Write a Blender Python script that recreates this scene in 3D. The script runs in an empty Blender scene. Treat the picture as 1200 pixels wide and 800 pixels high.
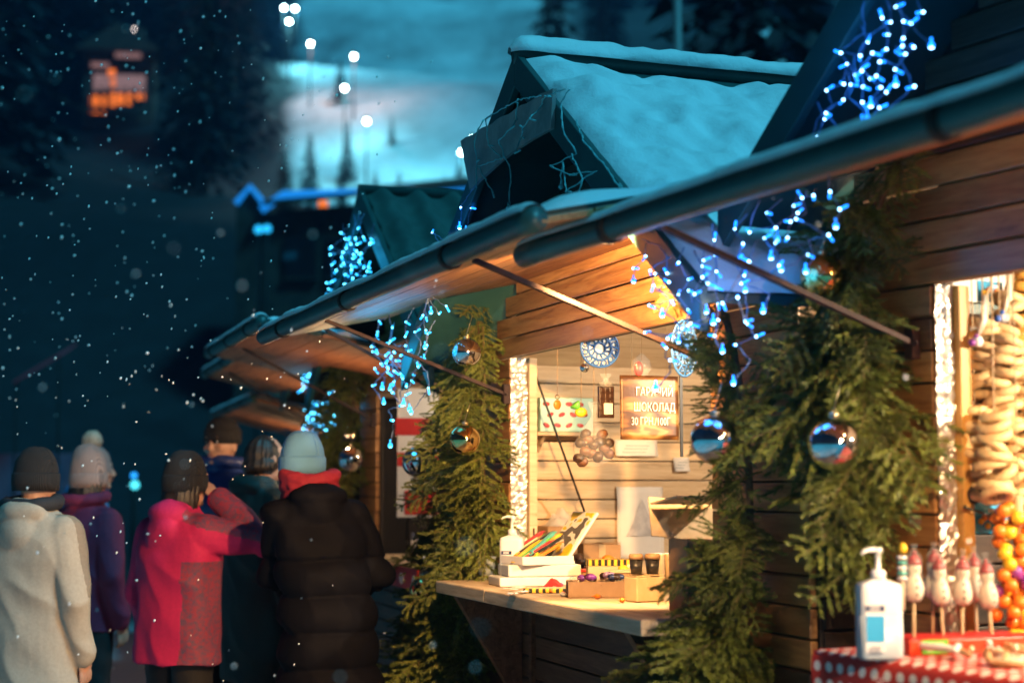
import bpy, bmesh, math, random
from mathutils import Vector, Matrix, noise
PI = math.pi
R = math.radians
random.seed(11)
SC = bpy.context.scene
COL = SC.collection

# ------------------------------------------------------------------ camera
CAM_H = 1.55
FPX = 1900.0                       # focal length in pixels of a 1200 wide picture
PITCH = math.atan((566 - 400) / FPX)
cam_data = bpy.data.cameras.new('camera')
cam_data.sensor_width = 36.0
cam_data.lens = FPX * 36.0 / 1200.0
cam_data.clip_start = 0.05
cam_data.clip_end = 1500.0
cam_data.dof.use_dof = True
cam_data.dof.focus_distance = 5.9
cam_data.dof.aperture_fstop = 1.65
cam = bpy.data.objects.new('camera', cam_data)
cam.location = (0, 0, CAM_H)
cam.rotation_euler = (PI / 2 + PITCH, 0, 0)
COL.objects.link(cam)
SC.camera = cam

# ------------------------------------------------------------------ night sky and the one cold lamp of the night
SUN_EL, SUN_AZ = R(52), R(128)      # azimuth clockwise from +Y
world = bpy.data.worlds.new('World')
SC.world = world
world.use_nodes = True
wn = world.node_tree.nodes
wl = world.node_tree.links
sky = wn.new('ShaderNodeTexSky')
sky.sky_type = 'NISHITA'
sky.sun_disc = False
sky.sun_elevation = SUN_EL
sky.sun_rotation = SUN_AZ
sky.ozone_density = 3.0
wl.new(sky.outputs[0], wn['Background'].inputs[0])
wn['Background'].inputs[1].default_value = 0.0035
sun_data = bpy.data.lights.new('moonlight', 'SUN')
sun_data.energy = 2.5
sun_data.angle = R(9)
sun_data.color = (0.075, 0.70, 1.0)
sun = bpy.data.objects.new('moonlight', sun_data)
sdir = Vector((math.sin(SUN_AZ) * math.cos(SUN_EL), math.cos(SUN_AZ) * math.cos(SUN_EL), math.sin(SUN_EL)))
sun.rotation_euler = sdir.to_track_quat('Z', 'Y').to_euler()
COL.objects.link(sun)
SC.view_settings.view_transform = 'Standard'
SC.view_settings.look = 'None'
SC.view_settings.exposure = 0.0
SC.view_settings.gamma = 1.0
SC.render.engine = 'CYCLES'
SC.cycles.use_denoising = True
SC.cycles.max_bounces = 6
SC.cycles.diffuse_bounces = 3
SC.cycles.sample_clamp_indirect = 4.0

# ------------------------------------------------------------------ helpers
def tag(o, label=None, cat=None, group=None, kind=None):
    if label: o['label'] = label
    if cat: o['category'] = cat
    if group: o['group'] = group
    if kind: o['kind'] = kind
    return o

def empty(name, loc=(0, 0, 0), rz=0.0, label=None, cat=None, group=None):
    o = bpy.data.objects.new(name, None)
    o.empty_display_size = 0.1
    o.location = loc
    o.rotation_euler = (0, 0, rz)
    COL.objects.link(o)
    return tag(o, label, cat, group)

def link(name, me, parent=None, loc=(0, 0, 0), rot=(0, 0, 0), scale=(1, 1, 1)):
    o = bpy.data.objects.new(name, me)
    o.location = loc
    o.rotation_euler = rot
    o.scale = scale
    COL.objects.link(o)
    if parent is not None: o.parent = parent
    return o

class MB:
    """collects shapes and links them as ONE mesh object"""
    def __init__(s):
        s.v = []; s.f = []; s.m = []; s.sm = []
    def add(s, vs, fs, mi=0, smooth=False):
        b = len(s.v)
        s.v.extend([tuple(v) for v in vs])
        for f in fs:
            s.f.append(tuple(b + i for i in f)); s.m.append(mi); s.sm.append(smooth)
        return s
    def box(s, c, d, mi=0, mat=None):
        hx, hy, hz = d[0] / 2, d[1] / 2, d[2] / 2
        vs = [Vector((x * hx, y * hy, z * hz)) for x in (-1, 1) for y in (-1, 1) for z in (-1, 1)]
        if mat is not None: vs = [mat @ v for v in vs]
        vs = [v + Vector(c) for v in vs]
        return s.add(vs, [(0, 1, 3, 2), (4, 6, 7, 5), (0, 4, 5, 1), (2, 3, 7, 6), (0, 2, 6, 4), (1, 5, 7, 3)], mi)
    def bar(s, a, b, wx, wz, mi=0):
        a, b = Vector(a), Vector(b); d = b - a
        q = d.to_track_quat('X', 'Z').to_matrix()
        return s.box((a + b) / 2, (d.length, wx, wz), mi, q)
    def prism(s, poly, off, mi=0):
        """poly: list of 3D points (counter-clockwise from outside), extruded by vector off"""
        n = len(poly); off = Vector(off)
        vs = [Vector(p) for p in poly] + [Vector(p) + off for p in poly]
        fs = [tuple(range(n)), tuple(range(2 * n - 1, n - 1, -1))]
        fs += [(i, i + n, (i + 1) % n + n, (i + 1) % n) for i in range(n)]
        return s.add(vs, fs, mi)
    def tube(s, pts, rad, n=8, mi=0, caps=True, smooth=True):
        pts = [Vector(p) for p in pts]
        k = len(pts)
        if not isinstance(rad, (list, tuple)): rad = [rad] * k
        vs = []; up = Vector((0, 0, 1))
        prev = None
        for i, p in enumerate(pts):
            d = (pts[min(i + 1, k - 1)] - pts[max(i - 1, 0)])
            if d.length < 1e-9: d = Vector((0, 0, 1))
            d.normalize()
            if prev is None:
                a = d.cross(up)
                if a.length < 1e-3: a = d.cross(Vector((1, 0, 0)))
            else:
                a = prev - d * prev.dot(d)
                if a.length < 1e-4: a = d.cross(up)
            a.normalize(); prev = a
            b = d.cross(a)
            for j in range(n):
                t = 2 * PI * j / n
                vs.append(p + (a * math.cos(t) + b * math.sin(t)) * rad[i])
        fs = []
        for i in range(k - 1):
            for j in range(n):
                fs.append((i * n + j, i * n + (j + 1) % n, (i + 1) * n + (j + 1) % n, (i + 1) * n + j))
        if caps:
            fs.append(tuple(range(n - 1, -1, -1))); fs.append(tuple((k - 1) * n + j for j in range(n)))
        return s.add(vs, fs, mi, smooth)
    def lathe(s, prof, n=20, c=(0, 0, 0), mi=0, mat=None, smooth=True):
        vs = []; k = len(prof); c = Vector(c)
        for r, z in prof:
            for j in range(n):
                t = 2 * PI * j / n
                p = Vector((r * math.cos(t), r * math.sin(t), z))
                if mat is not None: p = mat @ p
                vs.append(p + c)
        fs = []
        for i in range(k - 1):
            for j in range(n):
                fs.append((i * n + j, i * n + (j + 1) % n, (i + 1) * n + (j + 1) % n, (i + 1) * n + j))
        fs.append(tuple(range(n - 1, -1, -1))); fs.append(tuple((k - 1) * n + j for j in range(n)))
        return s.add(vs, fs, mi, smooth)
    def ball(s, c, r, n=12, mi=0, mat=None):
        if not isinstance(r, (list, tuple)): r = (r, r, r)
        m = max(4, n // 2); vs = []; fs = []; c = Vector(c)
        def tr(v):
            v = Vector((v[0] * r[0], v[1] * r[1], v[2] * r[2]))
            return (mat @ v if mat is not None else v) + c
        vs.append(tr((0, 0, 1)))
        for i in range(1, m):
            p = PI * i / m
            for j in range(n):
                t = 2 * PI * j / n
                vs.append(tr((math.sin(p) * math.cos(t), math.sin(p) * math.sin(t), math.cos(p))))
        vs.append(tr((0, 0, -1)))
        for j in range(n): fs.append((0, 1 + j, 1 + (j + 1) % n))
        for i in range(m - 2):
            for j in range(n):
                a = 1 + i * n + j; b = 1 + i * n + (j + 1) % n
                fs.append((a, a + n, b + n, b))
        l = len(vs) - 1; o = 1 + (m - 2) * n
        for j in range(n): fs.append((o + j, l, o + (j + 1) % n))
        return s.add(vs, fs, mi, True)
    def torus(s, c, R0, r0, n=14, m=8, mi=0, mat=None):
        vs = []; fs = []; c = Vector(c)
        for i in range(n):
            a = 2 * PI * i / n
            for j in range(m):
                b = 2 * PI * j / m
                p = Vector(((R0 + r0 * math.cos(b)) * math.cos(a), (R0 + r0 * math.cos(b)) * math.sin(a), r0 * math.sin(b)))
                if mat is not None: p = mat @ p
                vs.append(p + c)
        for i in range(n):
            for j in range(m):
                fs.append((i * m + j, ((i + 1) % n) * m + j, ((i + 1) % n) * m + (j + 1) % m, i * m + (j + 1) % m))
        return s.add(vs, fs, mi, True)
    def grid(s, fn, nu, nv, mi=0, smooth=True):
        vs = [fn(i / nu, j / nv) for i in range(nu + 1) for j in range(nv + 1)]
        fs = [(i * (nv + 1) + j, (i + 1) * (nv + 1) + j, (i + 1) * (nv + 1) + j + 1, i * (nv + 1) + j + 1) for i in range(nu) for j in range(nv)]
        return s.add(vs, fs, mi, smooth)
    def mesh(s, name, mats):
        me = bpy.data.meshes.new(name)
        me.from_pydata(s.v, [], s.f)
        if not isinstance(mats, (list, tuple)): mats = [mats]
        for m in mats: me.materials.append(m)
        me.polygons.foreach_set('material_index', s.m)
        me.polygons.foreach_set('use_smooth', s.sm)
        me.update()
        return me
    def build(s, name, mats, parent=None, loc=(0, 0, 0), rot=(0, 0, 0), bevel=0.0, fix=True):
        me = s.mesh(name, mats)
        if fix:
            bm = bmesh.new(); bm.from_mesh(me)
            bmesh.ops.recalc_face_normals(bm, faces=bm.faces)
            bm.to_mesh(me); bm.free()
        o = link(name, me, parent, loc, rot)
        if bevel:
            b = o.modifiers.new('bevel', 'BEVEL'); b.width = bevel; b.segments = 2; b.limit_method = 'ANGLE'
        return o

def solidify(o, t, off=0.0):
    m = o.modifiers.new('solidify', 'SOLIDIFY'); m.thickness = t; m.offset = off
    return o

def nz(x, y, z=0.0, s=1.0):
    return noise.noise(Vector((x * s, y * s, z * s)))

# pixel rays (1200 x 800 picture), used to find where things stand in the place
def ray(px, py):
    a = (px - 600) / FPX; b = (400 - py) / FPX
    c, s_ = math.cos(PITCH), math.sin(PITCH)
    return Vector((a, c - b * s_, s_ + b * c))
def at_depth(px, py, Y):
    r = ray(px, py)
    return Vector((0, 0, CAM_H)) + r * (Y / r.y)
def at_height(px, py, z):
    r = ray(px, py)
    return Vector((0, 0, CAM_H)) + r * ((z - CAM_H) / r.z)

class Frame:
    """a stall's own axes: x along its front (towards the camera), y into the stall, z up"""
    def __init__(s, o, th):
        s.o = Vector((o[0], o[1], 0)); s.th = th; s.rz = th - PI / 2
        s.ax = Vector((math.sin(th), -math.cos(th), 0)); s.ay = Vector((math.cos(th), math.sin(th), 0))
    def w(s, x, y, z): return s.o + s.ax * x + s.ay * y + Vector((0, 0, z))
    def l(s, p):
        d = Vector(p) - s.o
        return Vector((d.dot(s.ax), d.dot(s.ay), d.z))
    def front(s, px, py, y):
        """local point of the pixel on the plane at local depth y"""
        r = ray(px, py); c = Vector((0, 0, CAM_H))
        t = ((s.o + s.ay * y - c).dot(s.ay)) / r.dot(s.ay)
        return s.l(c + r * t)
    def side(s, px, py, x):
        r = ray(px, py); c = Vector((0, 0, CAM_H))
        t = ((s.o + s.ax * x - c).dot(s.ax)) / r.dot(s.ax)
        return s.l(c + r * t)
    def top(s, px, py, z): return s.l(at_height(px, py, z))

def point_lamp(name, loc, power, color, radius, parent=None, spot=None, rot=None):
    d = bpy.data.lights.new(name, 'SPOT' if spot else 'POINT'); d.energy = power; d.color = color; d.shadow_soft_size = radius
    if spot: d.spot_size = R(spot); d.spot_blend = 0.5
    o = bpy.data.objects.new(name, d); o.location = loc
    if rot: o.rotation_euler = rot
    COL.objects.link(o)
    if parent is not None: o.parent = parent
    return o
# ------------------------------------------------------------------ materials
def mat(name, color=(0.5, 0.5, 0.5), rough=0.6, metal=0.0, **kw):
    m = bpy.data.materials.new(name); m.use_nodes = True
    b = m.node_tree.nodes['Principled BSDF']
    b.inputs['Base Color'].default_value = (*color, 1)
    b.inputs['Roughness'].default_value = rough
    b.inputs['Metallic'].default_value = metal
    for k, v in kw.items():
        k = k.replace('_', ' ')
        b.inputs[k].default_value = v if not isinstance(v, tuple) else (*v, 1)
    return m
def N(m, t, **kw):
    n = m.node_tree.nodes.new(t)
    for k, v in kw.items(): setattr(n, k, v)
    return n
def L(m, a, b): m.node_tree.links.new(a, b)
def bsdf(m): return m.node_tree.nodes['Principled BSDF']
def ramp(m, fac, stops, interp='LINEAR'):
    r = N(m, 'ShaderNodeValToRGB'); r.color_ramp.interpolation = interp
    e = r.color_ramp.elements
    while len(e) < len(stops): e.new(0.5)
    for i, (p, c) in enumerate(stops):
        e[i].position = p; e[i].color = (*c, 1)
    L(m, fac, r.inputs[0]); return r.outputs[0]
def coords(m, scale=(1, 1, 1), rand=True, kind='Object'):
    tc = N(m, 'ShaderNodeTexCoord'); mp = N(m, 'ShaderNodeMapping')
    mp.inputs['Scale'].default_value = scale
    L(m, tc.outputs[kind], mp.inputs['Vector'])
    if rand:
        oi = N(m, 'ShaderNodeObjectInfo'); mu = N(m, 'ShaderNodeMath', operation='MULTIPLY')
        mu.inputs[1].default_value = 37.0
        L(m, oi.outputs['Random'], mu.inputs[0]); L(m, mu.outputs[0], mp.inputs['Location'])
    return mp.outputs[0]
def noise_n(m, vec, scale, detail=4, rough=0.6, dist=0.0):
    n = N(m, 'ShaderNodeTexNoise'); n.inputs['Scale'].default_value = scale
    n.inputs['Detail'].default_value = detail; n.inputs['Roughness'].default_value = rough
    n.inputs['Distortion'].default_value = dist
    L(m, vec, n.inputs['Vector']); return n.outputs['Fac']
def bump(m, h, strength=0.3, dist=0.01):
    b = N(m, 'ShaderNodeBump'); b.inputs['Strength'].default_value = strength; b.inputs['Distance'].default_value = dist
    L(m, h, b.inputs['Height']); L(m, b.outputs[0], bsdf(m).inputs['Normal'])
def vary(m, col_socket, amount=0.35):
    """brightness varies from object to object"""
    oi = N(m, 'ShaderNodeObjectInfo'); mr = N(m, 'ShaderNodeMapRange')
    mr.inputs['To Min'].default_value = 1 - amount; mr.inputs['To Max'].default_value = 1 + amount
    L(m, oi.outputs['Random'], mr.inputs[0])
    h = N(m, 'ShaderNodeHueSaturation'); L(m, mr.outputs[0], h.inputs['Value']); L(m, col_socket, h.inputs['Color'])
    return h.outputs[0]

def wood(name, dark, mid, light, rough=0.45, axis='x', amount=0.25, bumps=0.25):
    m = mat(name, mid, rough)
    sc = {'x': (1.2, 14, 14), 'y': (14, 1.2, 14), 'z': (14, 14, 1.2)}[axis]
    v = coords(m, sc)
    g = noise_n(m, v, 1.6, 6, 0.65, 1.2)
    fine = noise_n(m, v, 9.0, 3, 0.6)
    mx = N(m, 'ShaderNodeMath', operation='MULTIPLY_ADD'); mx.inputs[1].default_value = 0.35
    L(m, fine, mx.inputs[0]); L(m, g, mx.inputs[2])
    c = ramp(m, mx.outputs[0], [(0.42, dark), (0.62, mid), (0.85, light)])
    # knots
    kv = coords(m, tuple(s * 0.32 for s in sc))
    vo = N(m, 'ShaderNodeTexVoronoi'); vo.inputs['Scale'].default_value = 2.4; L(m, kv, vo.inputs['Vector'])
    kr = ramp(m, vo.outputs['Distance'], [(0.06, (0.25, 0.25, 0.25)), (0.17, (1, 1, 1))])
    mi = N(m, 'ShaderNodeMix', data_type='RGBA', blend_type='MULTIPLY'); mi.inputs[0].default_value = 0.8
    L(m, c, mi.inputs[6]); L(m, kr, mi.inputs[7])
    L(m, vary(m, mi.outputs[2], amount), bsdf(m).inputs['Base Color'])
    bump(m, mx.outputs[0], bumps, 0.004)
    return m

def mottled(name, c1, c2, scale=8, rough=0.7, bumps=0.2, bdist=0.004, metal=0.0, detail=5, amount=0.0, kind='Object', **kw):
    m = mat(name, c1, rough, metal, **kw)
    v = coords(m, (1, 1, 1), kind=kind)
    n = noise_n(m, v, scale, detail)
    c = ramp(m, n, [(0.35, c1), (0.65, c2)])
    if amount: c = vary(m, c, amount)
    L(m, c, bsdf(m).inputs['Base Color'])
    if bumps: bump(m, n, bumps, bdist)
    return m

def glow(name, color, strength, base=(0.1, 0.1, 0.1)):
    m = mat(name, base, 0.4)
    bsdf(m).inputs['Emission Color'].default_value = (*color, 1)
    bsdf(m).inputs['Emission Strength'].default_value = strength
    return m

M = {}
M['plank'] = wood('varnished_plank', (0.12, 0.045, 0.012), (0.30, 0.135, 0.040), (0.44, 0.23, 0.08), 0.4, 'x', 0.35)
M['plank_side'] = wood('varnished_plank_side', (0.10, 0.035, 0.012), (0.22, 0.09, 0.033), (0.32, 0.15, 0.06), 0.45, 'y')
M['plank_dark'] = wood('dark_plank', (0.035, 0.018, 0.010), (0.085, 0.045, 0.025), (0.15, 0.085, 0.05), 0.5)  # darker boards, used below the counter, high in the gable and on fittings
M['plank_dark_y'] = wood('shaded_side_plank', (0.010, 0.006, 0.004), (0.024, 0.013, 0.008), (0.042, 0.024, 0.014), 0.5, 'y')  # side boards darkened in colour to keep the gap between stalls in shade
M['pale'] = wood('pale_pine', (0.42, 0.27, 0.14), (0.62, 0.45, 0.27), (0.72, 0.56, 0.36), 0.55, 'y', 0.08, 0.12)
M['pale_x'] = wood('pale_pine_length', (0.42, 0.27, 0.14), (0.60, 0.43, 0.26), (0.72, 0.56, 0.36), 0.55, 'x', 0.08, 0.12)
M['counter'] = wood('worn_counter_wood', (0.32, 0.22, 0.13), (0.52, 0.40, 0.26), (0.66, 0.54, 0.38), 0.6, 'x', 0.12, 0.3)
M['post'] = wood('orange_post', (0.35, 0.15, 0.03), (0.55, 0.28, 0.06), (0.65, 0.36, 0.1), 0.45, 'z')
M['soffit'] = wood('soffit_wood', (0.16, 0.055, 0.018), (0.34, 0.14, 0.045), (0.46, 0.22, 0.085), 0.45, 'x', 0.15)
M['soffit_red'] = wood('red_soffit_wood', (0.14, 0.045, 0.018), (0.30, 0.10, 0.035), (0.40, 0.15, 0.06), 0.75, 'x', 0.15)
M['back'] = mottled('dark_backing', (0.012, 0.009, 0.007), (0.02, 0.014, 0.01), 6, 0.8)
M['green'] = mottled('green_coated_metal', (0.016, 0.070, 0.072), (0.028, 0.100, 0.100), 5, 0.4, 0.08, 0.002)
M['tile_green'] = mottled('tile_green_metal', (0.016, 0.062, 0.060), (0.026, 0.090, 0.086), 5, 0.8, 0.08, 0.002)
M['rod'] = mottled('rusty_rod', (0.018, 0.007, 0.006), (0.035, 0.013, 0.010), 30, 0.75, 0.2, 0.001)
M['tin'] = mottled('weathered_tin', (0.22, 0.20, 0.20), (0.36, 0.32, 0.31), 9, 0.6, 0.3)
M['foil'] = mottled('crumpled_foil', (0.70, 0.68, 0.65), (0.85, 0.83, 0.80), 16, 0.42, 0.6, 0.01, 0.9, 2)

m = mat('snow', (0.82, 0.85, 0.87), 0.75)
v = coords(m, (1, 1, 1), rand=False, kind='Object')
n1 = noise_n(m, v, 26, 6, 0.7); n2 = noise_n(m, v, 5, 3)
ad = N(m, 'ShaderNodeMath', operation='ADD'); L(m, n1, ad.inputs[0]); L(m, n2, ad.inputs[1])
bump(m, ad.outputs[0], 0.4, 0.016)
L(m, ramp(m, n2, [(0.3, (0.72, 0.76, 0.79)), (0.7, (0.86, 0.88, 0.9))]), bsdf(m).inputs['Base Color'])
M['snow'] = m
# ------------------------------------------------------------------ ground, hill
def terrain_z(x, y):
    r = max(0.0, y - 30.0)
    z = 0.40 * r * min(1.0, r / 14.0)
    if y > 30:
        z += min(1, r / 20) * (1.6 * nz(x, y, 1.0, 0.05) + 0.5 * nz(x, y, 5.0, 0.17) + 1.5 * math.sin(y * 0.17 + x * 0.10) * (1 if y > 45 else 0))
    if y > 175: z -= 0.30 * (y - 175)
    return z
def terrain():
    b = MB()
    x0, x1, y0, y1, st = -170.0, 170.0, -40.0, 300.0, 1.7
    nx, ny = int((x1 - x0) / st), int((y1 - y0) / st)
    b.grid(lambda u, v: (x0 + u * (x1 - x0), y0 + v * (y1 - y0), terrain_z(x0 + u * (x1 - x0), y0 + v * (y1 - y0))), nx, ny)
    m = mat('snowy_ground', (0.8, 0.83, 0.86), 0.8)
    v = coords(m, (1, 1, 1), rand=False)
    n1 = noise_n(m, v, 1.3, 6, 0.7); n2 = noise_n(m, v, 0.09, 5, 0.6)
    bump(m, n1, 0.6, 0.05)
    n3 = noise_n(m, coords(m, (.10, .035, .1), rand=False), 1.0, 6, .7, .25)
    snowc = ramp(m, n3, [(0.34, (0.28, 0.27, 0.28)), (0.46, (0.52, 0.53, 0.55)), (0.6, (0.78, 0.81, 0.84))])
    scrub = ramp(m, n1, [(0.45, (0.003, 0.004, 0.006)), (0.75, (0.010, 0.013, 0.017))])
    # a cleared ski slope runs up the hill, scrub and forest floor lie to either side
    sp = N(m, 'ShaderNodeSeparateXYZ'); L(m, v, sp.inputs[0])
    ysafe = N(m, 'ShaderNodeMath', operation='MAXIMUM'); ysafe.inputs[1].default_value = 5.0; L(m, sp.outputs['Y'], ysafe.inputs[0])
    rel = N(m, 'ShaderNodeMath', operation='DIVIDE'); L(m, sp.outputs['X'], rel.inputs[0]); L(m, ysafe.outputs[0], rel.inputs[1])
    wob = N(m, 'ShaderNodeMath', operation='MULTIPLY_ADD'); wob.inputs[1].default_value = 0.06; L(m, n2, wob.inputs[0]); L(m, rel.outputs[0], wob.inputs[2])
    lo = N(m, 'ShaderNodeMapRange'); lo.inputs['From Min'].default_value = -0.112; lo.inputs['From Max'].default_value = -0.100
    hi = N(m, 'ShaderNodeMapRange'); hi.inputs['From Min'].default_value = 0.05; hi.inputs['From Max'].default_value = 0.075
    hi.inputs['To Min'].default_value = 1; hi.inputs['To Max'].default_value = 0.12
    L(m, wob.outputs[0], lo.inputs[0]); L(m, wob.outputs[0], hi.inputs[0])
    ml = N(m, 'ShaderNodeMath', operation='MULTIPLY'); L(m, lo.outputs[0], ml.inputs[0]); L(m, hi.outputs[0], ml.inputs[1])
    far = N(m, 'ShaderNodeMapRange'); far.inputs['From Min'].default_value = 50; far.inputs['From Max'].default_value = 56; L(m, sp.outputs['Y'], far.inputs[0])
    ml0 = ml; ml = N(m, 'ShaderNodeMath', operation='MULTIPLY'); L(m, ml0.outputs[0], ml.inputs[0]); L(m, far.outputs[0], ml.inputs[1])
    near = N(m, 'ShaderNodeMapRange'); near.inputs['From Min'].default_value = 15; near.inputs['From Max'].default_value = 19  # open snow past the street takes the scrub tone as painted night shade
    near.inputs['To Min'].default_value = 1; near.inputs['To Max'].default_value = 0
    L(m, sp.outputs['Y'], near.inputs[0])
    mxx = N(m, 'ShaderNodeMath', operation='MAXIMUM'); L(m, ml.outputs[0], mxx.inputs[0]); L(m, near.outputs[0], mxx.inputs[1])
    mi = N(m, 'ShaderNodeMix', data_type='RGBA'); L(m, mxx.outputs[0], mi.inputs[0]); L(m, scrub, mi.inputs[6]); L(m, snowc, mi.inputs[7])
    L(m, mi.outputs[2], bsdf(m).inputs['Base Color'])
    o = b.build('ground', m, fix=False)
    tag(o, kind='structure')
terrain()

# ------------------------------------------------------------------ market stalls
TH = R(19.76)
fB = Frame((0, 6.95), TH)
fA = Frame((1.146, 4.370), TH + R(9))
def row(s, w, dth):
    p = fB.w(-s, -w, 0); return Frame((p.x, p.y), TH + R(dth))
fC = row(2.95, -0.20, -2)
fD = row(5.85, -0.62, -3)
fE = row(8.75, -1.16, -4)
XC = 1.0; PEAK = 3.11; SL = 0.69; HW = 1.49; OV = 0.32; DEPTH = 2.2
def roof_z(x, peak=PEAK, sl=SL): return peak - sl * abs(x - XC)

def plank(root, a, b, z, h, y, mt, thick=0.024, along='x', rng=random):
    """one horizontal wall board from a to b"""
    mbx = MB()
    if along == 'x': mbx.box((0, 0, 0), (b - a, thick, h), 0)
    else: mbx.box((0, 0, 0), (thick, b - a, h), 0)
    j = rng.uniform(-0.002, 0.002)
    loc = ((a + b) / 2, y + j, z) if along == 'x' else (y + j, (a + b) / 2, z)
    o = mbx.build('plank', mt, root, loc, (rng.uniform(-.012, .012) if along == 'x' else 0, 0, rng.uniform(-0.0015, 0.0015)), bevel=0.004)
    return o

PITCHZ = 0.0885
def snow_on_slope(root, side, y0, y1, peak, sl, gap=0.13, thick=0.07, seed=0):
    """lumpy snow lying on a roof slope; side +1 is the slope towards +x"""
    b = MB(); ln = HW * math.sqrt(1 + sl * sl); c, s_ = 1 / math.sqrt(1 + sl * sl), sl / math.sqrt(1 + sl * sl)
    def fn(u, v):
        y = y0 + u * (y1 - y0)
        g = gap + 0.085 * nz(y * 3.1, seed) + 0.05 * nz(y * 8, seed + 3)
        if u < 0.12: g *= u / 0.12
        g = max(0.02, g)
        d = g + v * (ln - g + 0.02 + 0.02 * nz(y * 6, 9))
        e = min(1, v * 9) * min(1, (1 - v) * 16) * min(1, u * 26 + 0.02) * min(1, (1 - u) * 26 + 0.02)
        e = max(0, e) ** 0.5
        t = thick * (1 + 0.8 * nz(y * 2.6, d * 2.2 - y, seed) + 0.55 * nz(y * 7, d * 6, seed + 4) + 0.30 * nz(y * 13, d * 11, seed + 8) + 0.10 * nz(y * 26, d * 24, seed))
        t = max(0.012, t) * e + 0.001
        return (XC + side * (d * c + t * s_), y, peak - d * s_ + t * c + 0.012)
    b.grid(fn, 150, 90)
    return b.build('snow_layer', M['snow'], root)

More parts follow.
